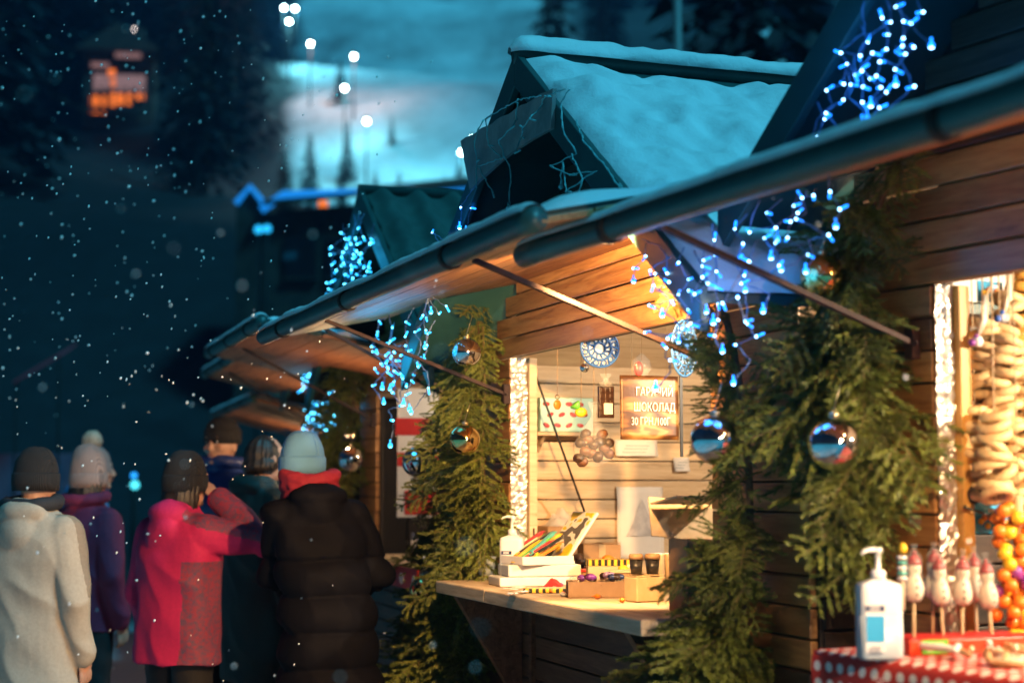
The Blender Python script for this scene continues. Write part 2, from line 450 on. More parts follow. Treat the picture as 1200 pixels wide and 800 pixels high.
def stall(fr, label, roof='snow', detail=2, left=-0.45, right=2.5, win=(0.0, 1.9), wz=(1.1, 2.085), peak=PEAK, sl=SL,
          flap_x=(-0.85, 2.72), flap_z=(2.41, 2.215), snow_seed=0, soffit='soffit', rods=(0.0, 1.94), rod_dx=0.0, plankm='plank', inner=None, gable_dark=9.0, flap_tilt=0.0):
    rg = random.Random(snow_seed + 5)
    root = empty('market_stall', fr.o, fr.rz, label, 'market stall', 'wooden market stalls in a row')
    root['category'] = 'market stall'
    RZ = lambda x: peak - sl * abs(x - XC)
    # front boards
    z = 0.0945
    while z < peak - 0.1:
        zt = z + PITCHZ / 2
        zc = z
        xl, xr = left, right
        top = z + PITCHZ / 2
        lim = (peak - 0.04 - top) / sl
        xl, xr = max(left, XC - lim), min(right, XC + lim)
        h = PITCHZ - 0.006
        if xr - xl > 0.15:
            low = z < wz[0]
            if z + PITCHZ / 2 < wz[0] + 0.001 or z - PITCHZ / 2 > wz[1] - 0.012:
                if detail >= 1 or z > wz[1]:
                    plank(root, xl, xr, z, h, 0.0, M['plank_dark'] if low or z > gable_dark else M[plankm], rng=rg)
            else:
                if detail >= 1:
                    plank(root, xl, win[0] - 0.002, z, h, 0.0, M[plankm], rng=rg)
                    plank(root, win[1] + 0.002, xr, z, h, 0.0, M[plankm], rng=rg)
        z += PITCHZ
    # side wall towards the camera
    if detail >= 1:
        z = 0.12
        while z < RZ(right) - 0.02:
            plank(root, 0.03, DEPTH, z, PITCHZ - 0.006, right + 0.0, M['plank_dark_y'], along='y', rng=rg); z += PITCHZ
    # backing shell
    b = MB()
    b.prism([(left, 0.02, 0.05), (win[0], 0.02, 0.05), (win[0], 0.02, RZ(left) - .06), (left, 0.02, RZ(left) - .06)], (0, 0.02, 0))
    b.prism([(win[1], 0.02, 0.05), (right, 0.02, 0.05), (right, 0.02, RZ(right) - .06), (win[1], 0.02, RZ(right) - .06)], (0, 0.02, 0))
    b.prism([(win[0] + .001, 0.02, 0.05), (win[1] - .001, 0.02, 0.05), (win[1] - .001, 0.02, wz[0] - .05), (win[0] + .001, 0.02, wz[0] - .05)], (0, 0.02, 0))
    b.prism([(win[0] + .001, 0.018, wz[1] + .006), (win[1] - .001, 0.018, wz[1] + .006), (win[1] - .001, 0.018, RZ(win[1]) - .06), (XC, 0.018, peak - .06), (win[0] + .001, 0.018, RZ(win[0]) - .06)], (0, 0.02, 0))
    b.box((right - .035, DEPTH / 2 + .02, (RZ(right) - .06) / 2 + .02), (0.02, DEPTH - .05, RZ(right) - .1))
    b.box((left + .01, DEPTH / 2 + .02, (RZ(left) - .06) / 2 + .02), (0.02, DEPTH - .05, RZ(left) - .1))
    b.build('wall_shell', M['back'], root)
    # inside faces
    b = MB(); b.box((XC, DEPTH - 0.02, 1.2), (right - left - .1, 0.03, 2.36)); b.build('back_wall', M['pale_x'], root)
    cw = min((peak - .12 - 2.42) / sl, 1.3); b = MB(); b.box((XC, DEPTH / 2, 2.42), (2 * cw, DEPTH - .1, 0.02)); b.build('ceiling', M['pale_x'], root)
    for sd in (-1, 1):
        xo = XC + sd * (HW - .08); b = MB(); b.prism([(XC + sd * (cw - .05), .05, RZ(XC + cw - .05) - .06), (xo, .05, RZ(xo) - .06), (xo, .05, RZ(xo) - .045), (XC + sd * (cw - .05), .05, RZ(XC + cw - .05) - .045)], (0, DEPTH - .12, 0)); b.build('roof_lining', M['pale'], root)
    b = MB(); b.box((XC, DEPTH / 2, 0.06), (right - left - .1, DEPTH - .1, 0.05)); b.build('floor', M['plank_dark'], root)
    if detail >= 2:
        z = 0.9
        while z < RZ(left) - .058:
            plank(root, 0.05, DEPTH - .05, z, PITCHZ - 0.005, left + .04, M['pale'], along='y', rng=rg); z += PITCHZ
    # roof
    y0, y1 = -OV, DEPTH + .15
    for sd in (-1, 1):
        xe = XC + sd * HW
        if roof == 'tile':
            b = MB(); ln = HW * math.sqrt(1 + sl * sl); cs, sn = 1 / math.sqrt(1 + sl * sl), sl / math.sqrt(1 + sl * sl)
            def fn(u, v):
                d = v * ln; y = y0 + u * (y1 - y0)
                k = (d / 0.24) % 1.0
                hgt = 0.045 * (0.5 - 0.5 * math.cos(2 * PI * (y - y0) / 0.20)) ** 1.4 + 0.034 * k
                return (XC + sd * (d * cs + hgt * sn), y, peak - d * sn + hgt * cs)
            b.grid(fn, 150, 130)
            o = b.build('roof_sheet', M['tile_green'], root); solidify(o, 0.006)
        b = MB()
        b.prism([(XC, y0, peak - .001), (xe, y0, RZ(xe) - .001), (xe, y0, RZ(xe) - .03), (XC, y0, peak - .03)], (0, y1 - y0, 0))
        b.build('roof_panel', M['green'] if roof != 'tile' else M['back'], root)
        if roof == 'snow': snow_on_slope(root, sd, y0 - .01, y1, peak, sl, seed=snow_seed + sd)
        # bargeboard along the gable
        b = MB()
        xb = xe + sd * 0.02
        b.prism([(XC, y0 - .03, peak + .03), (xb, y0 - .03, RZ(xb) + .03), (xb, y0 - .03, RZ(xb) - .10), (XC, y0 - .03, peak - .10)], (0, 0.028, 0))
        b.build('bargeboard', M['green'], root, bevel=0.004)
    b = MB()
    b.tube([(XC, y0 - .03, peak + .02), (XC, y1 + .04, peak + .02)], 0.035, 12)
    b.build('ridge_cap', M['green'], root)
    if roof == 'snow':
        b = MB()
        def rc(u, v):
            y = y0 - .05 + u * (y1 - y0 + .08); a = PI * (v * 1.25 - 0.125)
            e = min(1, u * 60 + .3) * (1 + 0.16 * nz(y * 5, a, 2) + .1 * nz(y * 16, a * 2, 5))
            return (XC + math.cos(a) * 0.06 * e, y, peak + .025 + max(0.0, math.sin(a) + .25) * 0.055 * e)
        b.grid(rc, 120, 14); b.build('ridge_snow', M['snow'], root)
    # flap
    yk, ye = -0.345, -0.90
    zh, zo = flap_z
    fz = lambda y: zh + (zo - zh) * (y / ye)
    sag = lambda x: 0.0
    ang = math.atan2(zh - zo, -ye)
    nb = 6; dy = ye / nb
    fl = empty('flap', (0, 0, .75 * flap_tilt)); fl.parent = root; fl.rotation_euler = (0, -flap_tilt, 0)
    for i in range(nb):
        ya, yb = dy * i - .002, dy * (i + 1) + .002
        a, c = (inner or (win[0] + .03, win[1] + .03)) if (ya + yb) / 2 > yk else flap_x
        b = MB(); b.box((0, 0, 0), (c - a, abs(yb - ya) / math.cos(ang), 0.02))
        b.build('board', M[soffit], fl, ((a + c) / 2, (ya + yb) / 2, fz((ya + yb) / 2)), (ang, 0, 0), bevel=0.003)
    b = MB(); xs = flap_x
    b.box((0, 0, 0), (xs[1] - xs[0] - .02, (yk - ye) / math.cos(ang), 0.012))
    b.build('top_sheet', M['green'], fl, ((xs[0] + xs[1]) / 2, (yk + ye) / 2, fz((yk + ye) / 2) + .019), (ang, 0, 0))
    b = MB()
    def fs(u, v):
        x = xs[0] + u * (xs[1] - xs[0]); y = ye + .01 + v * (yk - ye - .02)
        e = min(1, u * 30) * min(1, (1 - u) * 30) * min(1, v * 8) * min(1, (1 - v) * 8)
        return (x, y, fz(y) + .024 + (0.035 + 0.02 * nz(x * 4, y * 4, snow_seed)) * max(0, e) ** .5)
    b.grid(fs, 90, 12); b.build('snow_layer', M['snow'], fl)
    b = MB()
    rr = 0.034
    n = 40
    pts = [(xs[0] + (xs[1] - xs[0]) * i / n, ye - .012, zo + .004 + .004 * nz(i * .3, snow_seed)) for i in range(n + 1)]
    b.tube(pts, rr, 12)
    b.build('edge_rail', M['green'], fl)
    for q in (0.14, 0.47, 0.8):
        b = MB(); i = int(q * n); p = Vector(pts[i])
        b.tube([p - Vector((.014, 0, 0)), p + Vector((.014, 0, 0))], rr + .006, 12); b.build('rail_band', M['back'], fl)
    b = MB()
    def rs(u, v):
        x = xs[0] + .01 + u * (xs[1] - xs[0] - .02); a = PI * (.15 + v * .70)
        e = (min(1, u * 25) * min(1, (1 - u) * 25)) ** .5
        t = rr + (0.004 + (0.014 + 0.010 * nz(x * 3, 1, snow_seed) + .005 * nz(x * 14, 2, snow_seed)) * e * math.sin(a))
        return (x, ye - .012 + math.cos(a) * t, zo + .006 + math.sin(a) * t * 1.05)
    b.grid(rs, 140, 12); b.build('rail_snow', M['snow'], fl)
    # props holding the flap up
    for x in rods:
        b = MB(); b.bar((x, -.03, 1.93), (x + rod_dx, -.82, fz(-.82) - .012 + flap_tilt * (x + .45)), 0.024, 0.014)
        b.build('prop_rod', M['rod'], root)
        b = MB(); b.box((x, -.028, 1.93), (0.035, 0.03, 0.085)); b.tube([(x - .03, -.035, 1.93), (x + .03, -.035, 1.93)], .006, 6)
        b.build('prop_bracket', M['rod'], root, bevel=.003)
    return root

sA = stall(fA, 'nearest wooden stall at right with snowy edge rail, bagels and red counter', detail=2, left=-0.42, right=2.6, flap_x=(-0.58, 3.1),
           flap_z=(2.44, 2.175), peak=3.62, sl=0.87, snow_seed=3, rods=(-0.06, 1.94), rod_dx=-.05, inner=(-.3, 2.5), gable_dark=2.46, flap_tilt=.034)
sB = stall(fB, 'wooden stall in the middle with thick snow on its roof and bright open window', detail=2, snow_seed=21, gable_dark=2.55)
sC = stall(fC, 'stall behind the middle one with green wavy metal tile roof', roof='tile', detail=1, snow_seed=37, soffit='soffit_red', flap_x=(-0.85, 1.3), flap_z=(2.2, 2.37), peak=3.12)
sD = stall(fD, 'fourth stall up the row, second red flap under the green roofed stall', roof='tile', detail=0, snow_seed=51, soffit='soffit_red', flap_x=(-0.85, 2.3), flap_z=(2.2, 2.43), peak=2.68, sl=0.3)
sE = stall(fE, 'farthest stall of the row with lowest red flap beside blue lights', roof='tile', detail=0, snow_seed=66, soffit='soffit_red', flap_x=(-0.85, 2.5), flap_z=(2.0, 2.22), peak=2.6, sl=0.3)

# weathered tin board across the snowy gable, the dark little gable window above it
b = MB(); yb = -OV - .045
n = 16; x0, x1 = .40, 1.43
tp = [(x0 + (x1 - x0) * i / n, yb, 2.925 - .02 * i / n + .004 * math.sin(i * 1.9)) for i in range(n + 1)]
bt_ = [(x0 + .12 + (x1 - x0 - .14) * i / n, yb, 2.705 + .06 * i / n + .022 * math.sin(PI * i / n)) for i in range(n + 1)]
b.prism(tp[::-1] + bt_, (0, .014, 0)); b.build('tin_board', M['tin'], sB)
b = MB(); b.prism([(XC - .30, -OV + .012, PEAK - .24), (XC + .30, -OV + .012, PEAK - .24), (XC, -OV + .012, PEAK - .04)], (0, .02, 0)); b.build('gable_board', M['green'], sB)
b = MB(); b.prism([(XC - .13, -OV + .002, PEAK - .235), (XC + .13, -OV + .002, PEAK - .235), (XC, -OV + .002, PEAK - .13)], (0, .008, 0)); b.build('gable_vent', M['back'], sB)
# ------------------------------------------------------------------ fir garlands
m = mat('fir_needles', (0.05, 0.07, 0.02), 0.5)
v = coords(m, (1, 1, 1))
n1 = noise_n(m, v, 30, 3)
L(m, vary(m, ramp(m, n1, [(0.3, (0.055, 0.085, 0.016)), (0.7, (0.20, 0.235, 0.035))]), 0.3), bsdf(m).inputs['Base Color'])
M['needle'] = m
M['twig'] = mottled('twig_bark', (0.10, 0.06, 0.03), (0.2, 0.12, 0.06), 40, 0.7)

def fir_spray(seed, ln=0.34, droop=0.25):
    rg = random.Random(seed); b = MB()
    def twig(p0, d0, length, r0, bend, dens):
        n = max(4, int(length / 0.042)); pts = [Vector(p0)]; d = Vector(d0).normalized()
        for i in range(n):
            d = (d + Vector((rg.uniform(-.07, .07), rg.uniform(-.07, .07), bend / n + rg.uniform(-.05, .05)))).normalized()
            pts.append(pts[-1] + d * (length / n))
        b.tube(pts, [r0 * (1 - 0.75 * i / n) for i in range(n + 1)], 4, 1, False)
        cnt = int(length * dens)
        for k in range(cnt):
            t = (k + rg.random()) / cnt * n; i = min(n - 1, int(t)); f = t - i
            p = pts[i].lerp(pts[i + 1], f); ax = (pts[i + 1] - pts[i]).normalized()
            sd = ax.cross(Vector((0, 0, 1)))
            if sd.length < .1: sd = Vector((1, 0, 0))
            sd.normalize(); up = sd.cross(ax)
            a = rg.uniform(-0.9, PI + 0.9)
            out = sd * math.cos(a) + up * math.sin(a)
            dr = (ax * rg.uniform(1.0, 1.7) + out).normalized()
            l = rg.uniform(.012, .018) * (1 if t < n - .7 else .8)
            w = dr.cross(Vector((rg.uniform(-1, 1), rg.uniform(-1, 1), rg.uniform(-1, 1)))).normalized() * 0.0013
            b.add([p - w, p + w, p + dr * l + w * .5, p + dr * l - w * .5], [(0, 1, 2, 3)], 0)
        return pts
    main = twig((0, 0, 0), (1, 0, 0.05), ln, 0.0035, -droop, 900)
    n = len(main) - 1
    for i in range(1, n):
        for sd in (-1, 1):
            if rg.random() < 0.12: continue
            t = i / n
            L2 = ln * (0.52 * (1 - t) + 0.12) * rg.uniform(.75, 1.15)
            d = Vector((0.75, sd * rg.uniform(.7, 1.0), rg.uniform(-.12, .15)))
            tp = twig(main[i], d, L2, 0.002, -droop * .7, 1050)
            if L2 > 0.12:
                for q in (0.35, 0.6):
                    j = int(q * (len(tp) - 1))
                    for s2 in (-1, 1):
                        if rg.random() < .55:
                            dd = (tp[j + 1] - tp[j]).normalized() + Vector((0, 0, 1)).cross((tp[j + 1] - tp[j]).normalized()) * s2 * .8
                            twig(tp[j], dd, L2 * rg.uniform(.25, .4), 0.0014, -droop * .5, 1050)
    return b.mesh('fir_branch', [M['needle'], M['twig']])
SPRAYS = [fir_spray(100 + i, random.uniform(.30, .40), random.uniform(.15, .5)) for i in range(6)]

def garland(fr, path, label, count, y=-0.10, seed=1, size=1.0, droop=(-0.9, 0.2), spread=1.0, thin_top=1.0, azs=None):
    """path: list of local points from the top down with a half width; branches overlap like shingles"""
    rg = random.Random(seed)
    p0 = path[0]
    root = empty('fir_garland', fr.w(p0[0], y, 0), fr.rz, label, 'garland', 'fir garlands on the stall posts')
    b = MB(); b.tube([(p[0] - p0[0], p[3] if len(p) > 3 else 0, p[1]) for p in path], 0.012, 6); b.build('rope', M['twig'], root)
    segs = [(path[i], path[i + 1]) for i in range(len(path) - 1)]
    lens = [(Vector((a[0], a[1], 0)) - Vector((c[0], c[1], 0))).length * (a[2] + c[2]) for a, c in segs]
    tot = sum(lens)
    for k in range(count):
        t = (k + rg.random()) / count * tot; i = 0
        while i < len(segs) - 1 and t > lens[i]: t -= lens[i]; i += 1
        a, c = segs[i]; f = max(0, min(1, t / lens[i]))
        x = a[0] + (c[0] - a[0]) * f; z = a[1] + (c[1] - a[1]) * f; hw = a[2] + (c[2] - a[2]) * f
        yy = (a[3] + (c[3] - a[3]) * f) if len(a) > 3 else 0
        az = rg.uniform(-PI, 0) if azs is None else rg.uniform(*azs)           # outward half circle, -y is the street
        el = rg.uniform(*droop)
        sc = size * rg.uniform(.55, 1.3)
        off = rg.uniform(-.55, .55) * hw
        o = link('fir_branch', SPRAYS[rg.randrange(6)], root, (x - p0[0] + off * spread, yy - rg.uniform(0, .05), z + rg.uniform(-.03, .05)),
                 (rg.uniform(-.8, .8), -el, az), (sc * min(1.0, hw / .2), sc * min(1.05, hw / .2 + .15), sc * min(1.0, hw / .2)))
        o.rotation_mode = 'XYZ'
    return root
def gp(fr, px, py, hw, y, dy=0.0):
    p = fr.front(px, py, y); return (p.x, p.z, hw, dy)
YG = -0.08
garland(fA, [gp(fA, 1052, 190, .09, YG), gp(fA, 1020, 260, .13, YG), gp(fA, 998, 345, .15, YG), gp(fA, 1005, 430, .22, YG), gp(fA, 1030, 520, .15, YG), gp(fA, 1038, 610, .12, YG), gp(fA, 1025, 680, .08, YG)],
        'full fir garland left of the bagel window on the nearest stall', 115, YG, 5, 1.0, (-1.25, -0.2))
garland(fB, [gp(fB, 830, 300, .07, YG), gp(fB, 858, 400, .08, YG), gp(fB, 872, 480, .08, YG), gp(fB, 878, 560, .08, YG), gp(fB, 880, 640, .10, YG), gp(fB, 872, 705, .19, YG), gp(fB, 850, 760, .28, YG), gp(fB, 840, 840, .33, YG)],
        'bushy fir garland at the right end of the middle stall counter', 150, YG, 7, 1.0, (-1.2, -0.1))
garland(fB, [gp(fB, 560, 345, .10, YG), gp(fB, 565, 420, .14, YG), gp(fB, 566, 520, .17, YG), gp(fB, 566, 600, .2, YG), gp(fB, 556, 700, .2, YG), gp(fB, 545, 830, .22, YG)],
        'fir garland left of the bright window of the middle stall', 150, YG, 9, 1.0, (-1.35, -0.3))
garland(fC, [gp(fC, 545, 370, .10, YG), gp(fC, 538, 450, .11, YG), gp(fC, 532, 560, .12, YG), gp(fC, 520, 650, .15, YG), gp(fC, 505, 820, .2, YG)],
        'dark fir garland at the right post of the green roofed stall', 110, YG, 13, 1.1, (-1.35, -0.3))
garland(fC, [gp(fC, 425, 395, .12, YG), gp(fC, 412, 480, .18, YG), gp(fC, 410, 560, .18, YG), gp(fC, 408, 640, .18, YG)],
        'shadowed fir garland at the far post of the green roofed stall', 60, YG, 15, 1.2, (-1.35, -0.3))

# ------------------------------------------------------------------ baubles
def mirror(name, col, rough=0.06):
    m = mat(name, col, rough, 1.0)
    return m
M['silver'] = mirror('silver_mirror', (0.78, 0.80, 0.82))
M['gold'] = mirror('gold_mirror', (0.82, 0.58, 0.22))
M['cap'] = mirror('bauble_cap', (0.7, 0.6, 0.4), 0.3)
def bauble(fr, px, py, rpx, y, label, mt, extra=None):
    p = fr.front(px, py, y); wv = fr.w(p.x, p.y, p.z)
    r = rpx * wv.y / FPX
    t = empty('bauble', wv, fr.rz, label, 'bauble', 'mirror baubles on the garlands')
    b = MB(); b.ball((0, 0, 0), r, 32); b.build('globe', M[mt], t)
    b = MB(); b.lathe([(r * .2, r * .97), (r * .2, r * 1.14), (r * .07, r * 1.16)], 12); b.torus((0, 0, r * 1.22), r * .09, r * .02, 10, 5, 0, Matrix.Rotation(PI / 2, 3, 'X')); b.build('cap', M['cap'], t)
    b = MB(); b.tube([(0, 0, r * 1.3), (r * .1, .02, r * 1.3 + .07)], .0012, 4); b.build('thread', M['cap'], t)
    return t
bauble(fB, 547, 413, 17, -.28, 'silver bauble with a snowy cap hanging at the upper left of the middle stall', 'silver')
bauble(fB, 545, 515, 18, -.26, 'gold bauble on the garland left of the bright window', 'gold')
bauble(fC, 489, 541, 18, -.30, 'silver bauble beside the red and white poster', 'silver')
bauble(fC, 495, 690, 15, -.30, 'gold bauble low on the dark garland', 'gold')
bauble(fB, 838, 515, 29, -.30, 'large silver bauble right of the hot chocolate sign', 'silver')
bauble(fA, 978, 520, 32, -.28, 'largest silver bauble on the garland left of the bagels', 'silver')
bauble(fA, 964, 324, 27, -.22, 'amber lit gold bauble behind the prop rod under the snowy rail', 'gold')
bauble(fC, 411, 538, 14, -.30, 'small silver bauble on the far garland behind the blue lights', 'silver')

# ------------------------------------------------------------------ icicle lights
M['led_core'] = glow('led_white_core', (0.26, 0.60, 1.0), 14)
M['led_blue'] = glow('led_blue_sleeve', (0.01, 0.22, 1.0), 4.0, (0.02, 0.2, 0.5))
M['led_cyan'] = glow('led_cyan_core', (0.10, 0.66, 1.0), 12)
M['led_teal'] = glow('led_teal_sleeve', (0.02, 0.42, 0.9), 3.6, (0.02, 0.2, 0.4))
M['wire'] = mat('pale_blue_cable', (0.16, 0.24, 0.42), 0.4)
M['off_led'] = mat('unlit_led', (0.20, 0.50, 0.52), 0.3)
def led_mesh(ball, core, sleeve):
    b = MB()
    if ball:
        b.tube([(0, 0, 0), (0, 0, .020)], .0045, 8, 1)
        b.ball((0, 0, .031), (.0125, .0125, .0125), 12, 1); b.ball((0, 0, .0345), .0105, 12, 0)
    else:
        b.tube([(0, 0, 0), (0, 0, .010), (0, 0, .036)], [.0052, .0052, .0046], 8, 1); b.ball((0, 0, .036), (.0056, .0056, .007), 10, 0)
    return b.mesh('bulb', [core, sleeve])
LED = {('b', 0): led_mesh(False, M['led_core'], M['led_blue']), ('b', 1): led_mesh(True, M['led_core'], M['led_blue']),
       ('c', 0): led_mesh(False, M['led_cyan'], M['led_teal']), ('c', 1): led_mesh(True, M['led_cyan'], M['led_teal']),
       ('o', 0): led_mesh(False, M['off_led'], M['off_led']), ('o', 1): led_mesh(True, M['off_led'], M['off_led'])}
def icicle(fr, y, strands, label, kind='b', size=1.0, light=0.0, seed=0, wire_r=.0021):
    size *= .72
    """strands: lists of (px, py[, 'w' only wire | 'o' ball]) on the plane at local depth y"""
    rg = random.Random(seed)
    c = fr.front(*strands[0][0][:2], y)
    root = empty('icicle_lights', fr.w(c.x, c.y, c.z), fr.rz, label, 'string lights', 'blue icicle lights on the stalls')
    wb = MB(); pos = []
    for st in strands:
        pts = []
        for e in st:
            p = fr.front(e[0], e[1], y) - c; p.y += rg.uniform(-.03, .03); pts.append((p, e[2] if len(e) > 2 else ''))
        fine = []
        for i in range(len(pts)):
            p, k = pts[i]
            if i:
                q = pts[i - 1][0]; n = max(2, int((p - q).length / .02))
                for j in range(1, n):
                    fine.append(q.lerp(p, j / n) + Vector((rg.uniform(-.003, .003), rg.uniform(-.003, .003), rg.uniform(-.003, .003))))
            fine.append(p)
        wb.tube(fine, wire_r * size, 5)
        wb.tube([f + Vector((.004 * math.sin(i * 1.7), .004 * math.cos(i * 1.7), 0)) for i, f in enumerate(fine)], wire_r * size * .8, 4)
        for i, (p, k) in enumerate(pts):
            if k == 'w': continue
            a = rg.uniform(-PI, PI)
            d = Vector((math.cos(a), rg.uniform(-.7, .2), rg.uniform(-.5, .5))).normalized()
            if k == 'o': d = Vector((0, 0, -1))
            pos.append((p, d, 1 if k == 'o' else 0))
    wo = wb.build('cable', M['wire'] if kind != 'o' else M['off_led'], root, fix=False); wo['kind'] = 'stuff'
    for p, d, bl in pos:
        o = link('bulb', LED[(kind, bl)], root, p - d * .036 * size, scale=(size, size, size))
        o.rotation_euler = d.to_track_quat('Z', 'Y').to_euler()
    if light:
        mid = sum((p for p, d, q in pos), Vector()) / len(pos)
        point_lamp('lamp_light', mid + Vector((0, -.06, 0)), light * .45, (0.02, .30, 1.0) if kind == 'b' else (.02, .50, 1.0), .12, root)
    return root, pos
def zz(pts, s, ox, oy): return [((p[0] / s + ox), (p[1] / s + oy)) + tuple(p[2:]) for p in pts]
z3 = lambda *p: zz(p, 2.9625, 800, 0)
z5 = lambda *p: zz(p, 2.9625, 500, 260)
z8 = lambda *p: zz(p, 2.857, 860, 180)
zc = lambda *p: zz(p, 2.9625, 200, 200)
zd = lambda *p: zz(p, 4.0, 360, 330)
ze = lambda *p: zz(p, 6.0, 220, 380)
icicle(fA, -.37, [z3((715, -30, 'w'), (700, 30, 'w'), (705, 75), (660, 130, 'w'), (610, 190, 'w'), (552, 185), (590, 260), (553, 220), (585, 296), (530, 318), (500, 360, 'w'), (470, 420, 'w'), (432, 488), (390, 520, 'w')),
                  z3((770, -30, 'w'), (765, 75), (755, 160), (795, 163), (745, 230, 'w'), (690, 190), (640, 242), (672, 277), (683, 303), (640, 330, 'w'), (665, 372), (640, 400, 'w'), (660, 436, 'o')),
                  z3((610, 190, 'w'), (600, 280, 'w'), (585, 340, 'w'), (605, 380, 'w'), (598, 425, 'o')),
                  z3((820, -30, 'w'), (808, 38), (822, 100, 'w'), (847, 160, 'o')),
                  z3((755, 160, 'w'), (750, 240, 'w'), (800, 300), (730, 340, 'w'), (705, 395, 'w'), (760, 407), (715, 430, 'w'), (780, 437)),
                  z3((664, -30, 'w'), (640, 30, 'w'), (600, 110, 'w'), (560, 170, 'w'))],
       'white and blue icicle lights on the gable of the nearest stall, above its snowy rail', 'b', .88, 3, 1)
icicle(fA, -.42, [z8((215, 120, 'w'), (187, 196), (175, 240, 'w'), (170, 290, 'o')), z8((250, 115, 'w'), (265, 140), (225, 148), (258, 200, 'w'), (238, 222), (300, 262, 'w'), (340, 275), (250, 290, 'w'), (238, 340, 'w'), (230, 395, 'o')),
                  z8((100, 155, 'w'), (70, 265), (115, 240, 'w'), (108, 283), (130, 330, 'w'), (180, 377), (110, 420, 'w'), (45, 436), (110, 470, 'w'), (123, 530, 'o')),
                  z8((20, 300, 'w'), (22, 358), (12, 440, 'w'), (20, 570), (45, 590, 'w'), (80, 612), (5, 640), (50, 690, 'w'), (25, 770, 'o'))],
       'longest blue icicle lights hanging from the snowy rail beside the amber bauble', 'b', .88, 3, 2)
icicle(fB, -.36, [z5((760, 60, 'w'), (800, 80, 'w'), (840, 120, 'w'), (828, 178), (785, 180), (870, 210), (825, 240, 'w'), (860, 258), (820, 290, 'w'), (790, 290), (820, 330, 'w'), (890, 370), (830, 390, 'w'), (760, 383), (835, 400, 'w'), (860, 405)),
                  z5((860, 438), (820, 470, 'w'), (860, 480), (825, 520, 'w'), (825, 580, 'o')),
                  z5((960, 100, 'w'), (990, 155), (1003, 215), (965, 250, 'w'), (940, 240), (900, 300), (960, 330, 'w'), (945, 355), (995, 350, 'o')),
                  z5((1130, 60, 'w'), (1088, 135), (1085, 240, 'w'), (1040, 283), (1075, 262), (1085, 345))],
       'blue icicle lights hanging between the middle and nearest stalls, left of the big garland', 'b', .95, 3, 3)
rx = random.Random(31)
def drops(pts, n_, dy):
    out = []
    for x, y, ln in pts:
        st = [(x, y, 'w')]; k = max(3, int(ln / 17))
        for i in range(k): st.append((x + rx.uniform(-9, 9), y + ln * (i + 1) / k))
        out.append(st[:-1] + [(st[-1][0], st[-1][1], 'o')])
    return out
icicle(fA, -.46, drops([(842, 262, 150), (905, 232, 70), (930, 222, 95), (868, 250, 90), (975, 205, 60)], 0, 0), 'fine blue icicle drops hanging under the rail between the two garlands', 'b', .85, 2, 21)
icicle(fB, -.40, drops([(775, 300, 70), (800, 290, 110), (822, 285, 80), (748, 285, 45)], 0, 0), 'fine blue icicle drops at the right eave of the middle stall', 'b', .8, 2, 22)
icicle(fA, -.39, drops([(985, 80, 90), (1012, 30, 110), (1035, 5, 120), (1056, -10, 110), (962, 120, 60)], 0, 0), 'fine blue icicle drops along the gable edge of the nearest stall', 'b', .85, 2, 23)
icicle(fB, -.37, drops([(442, 372, 100), (462, 366, 90), (480, 360, 120), (498, 352, 70)], 0, 0), 'fine blue icicle drops below the flap of the middle stall', 'c', 1.0, 2, 24)
icicle(fC, -.40, drops([(392, 290, 60), (405, 262, 90), (420, 250, 90), (433, 262, 70)], 0, 0), 'fine blue icicle drops over the gable of the green roofed stall', 'c', 1.15, 2, 25)
icicle(fB, -.36, [zc((1080, 40, 'w'), (1027, 128), (1015, 170, 'w'), (1020, 200, 'o')), zc((1027, 128), (1048, 215, 'o')), zc((1015, 170, 'w'), (985, 263), (930, 215), (960, 290, 'w'))],
       'few blue lights low on the left gable edge of the middle stall', 'b', 1.0, 1.5, 4)
rg = random.Random(4)
icicle(fC, -.36, [zc((645, 130, 'w'), (650, 145), (633, 172), (605, 190), (583, 215), (605, 220), (575, 265), (600, 283), (585, 300), (570, 345), (570, 370), (555, 390), (550, 410), (548, 440, 'w')),
                  zc((650, 145, 'w'), (640, 200, 'w'), (628, 255), (620, 270), (640, 305), (635, 315), (605, 322), (610, 345), (590, 360), (600, 395), (595, 440)),
                  zc((655, 145, 'w'), (665, 200, 'w'), (680, 230), (648, 235), (690, 250), (660, 290), (690, 335), (697, 350), (660, 365), (640, 360), (670, 385), (680, 383)),
                  zc((648, 150, 'w'), (625, 210), (615, 240), (632, 330), (612, 300), (652, 255), (566, 292), (640, 280), (618, 372), (655, 335), (588, 330))],
       'dense curtain of blue icicle lights on the gable of the green roofed stall', 'c', 1.25, 4, 5)
icicle(fB, -.34, [zd((360, 165, 'w'), (320, 185), (330, 235), (330, 272), (330, 305), (320, 335), (370, 345), (355, 380), (325, 408), (350, 450, 'w'), (365, 500, 'o')),
                  zd((380, 190, 'w'), (385, 278), (420, 300, 'w'), (445, 300), (440, 328), (440, 345), (420, 370), (400, 400), (385, 425), (430, 420), (400, 470), (410, 500, 'w'), (420, 520), (435, 580), (405, 600, 'w'), (425, 650), (395, 690, 'w'), (392, 770, 'o')),
                  zd((440, 300, 'w'), (480, 300), (500, 398), (460, 455), (480, 490), (455, 520, 'w'), (460, 575, 'o')),
                  zd((410, 330), (375, 385), (445, 400), (415, 445), (470, 430), (395, 350), (435, 470))],
       'cluster of blue icicle lights at the left end of the flap of the middle stall', 'c', 1.15, 4, 6)
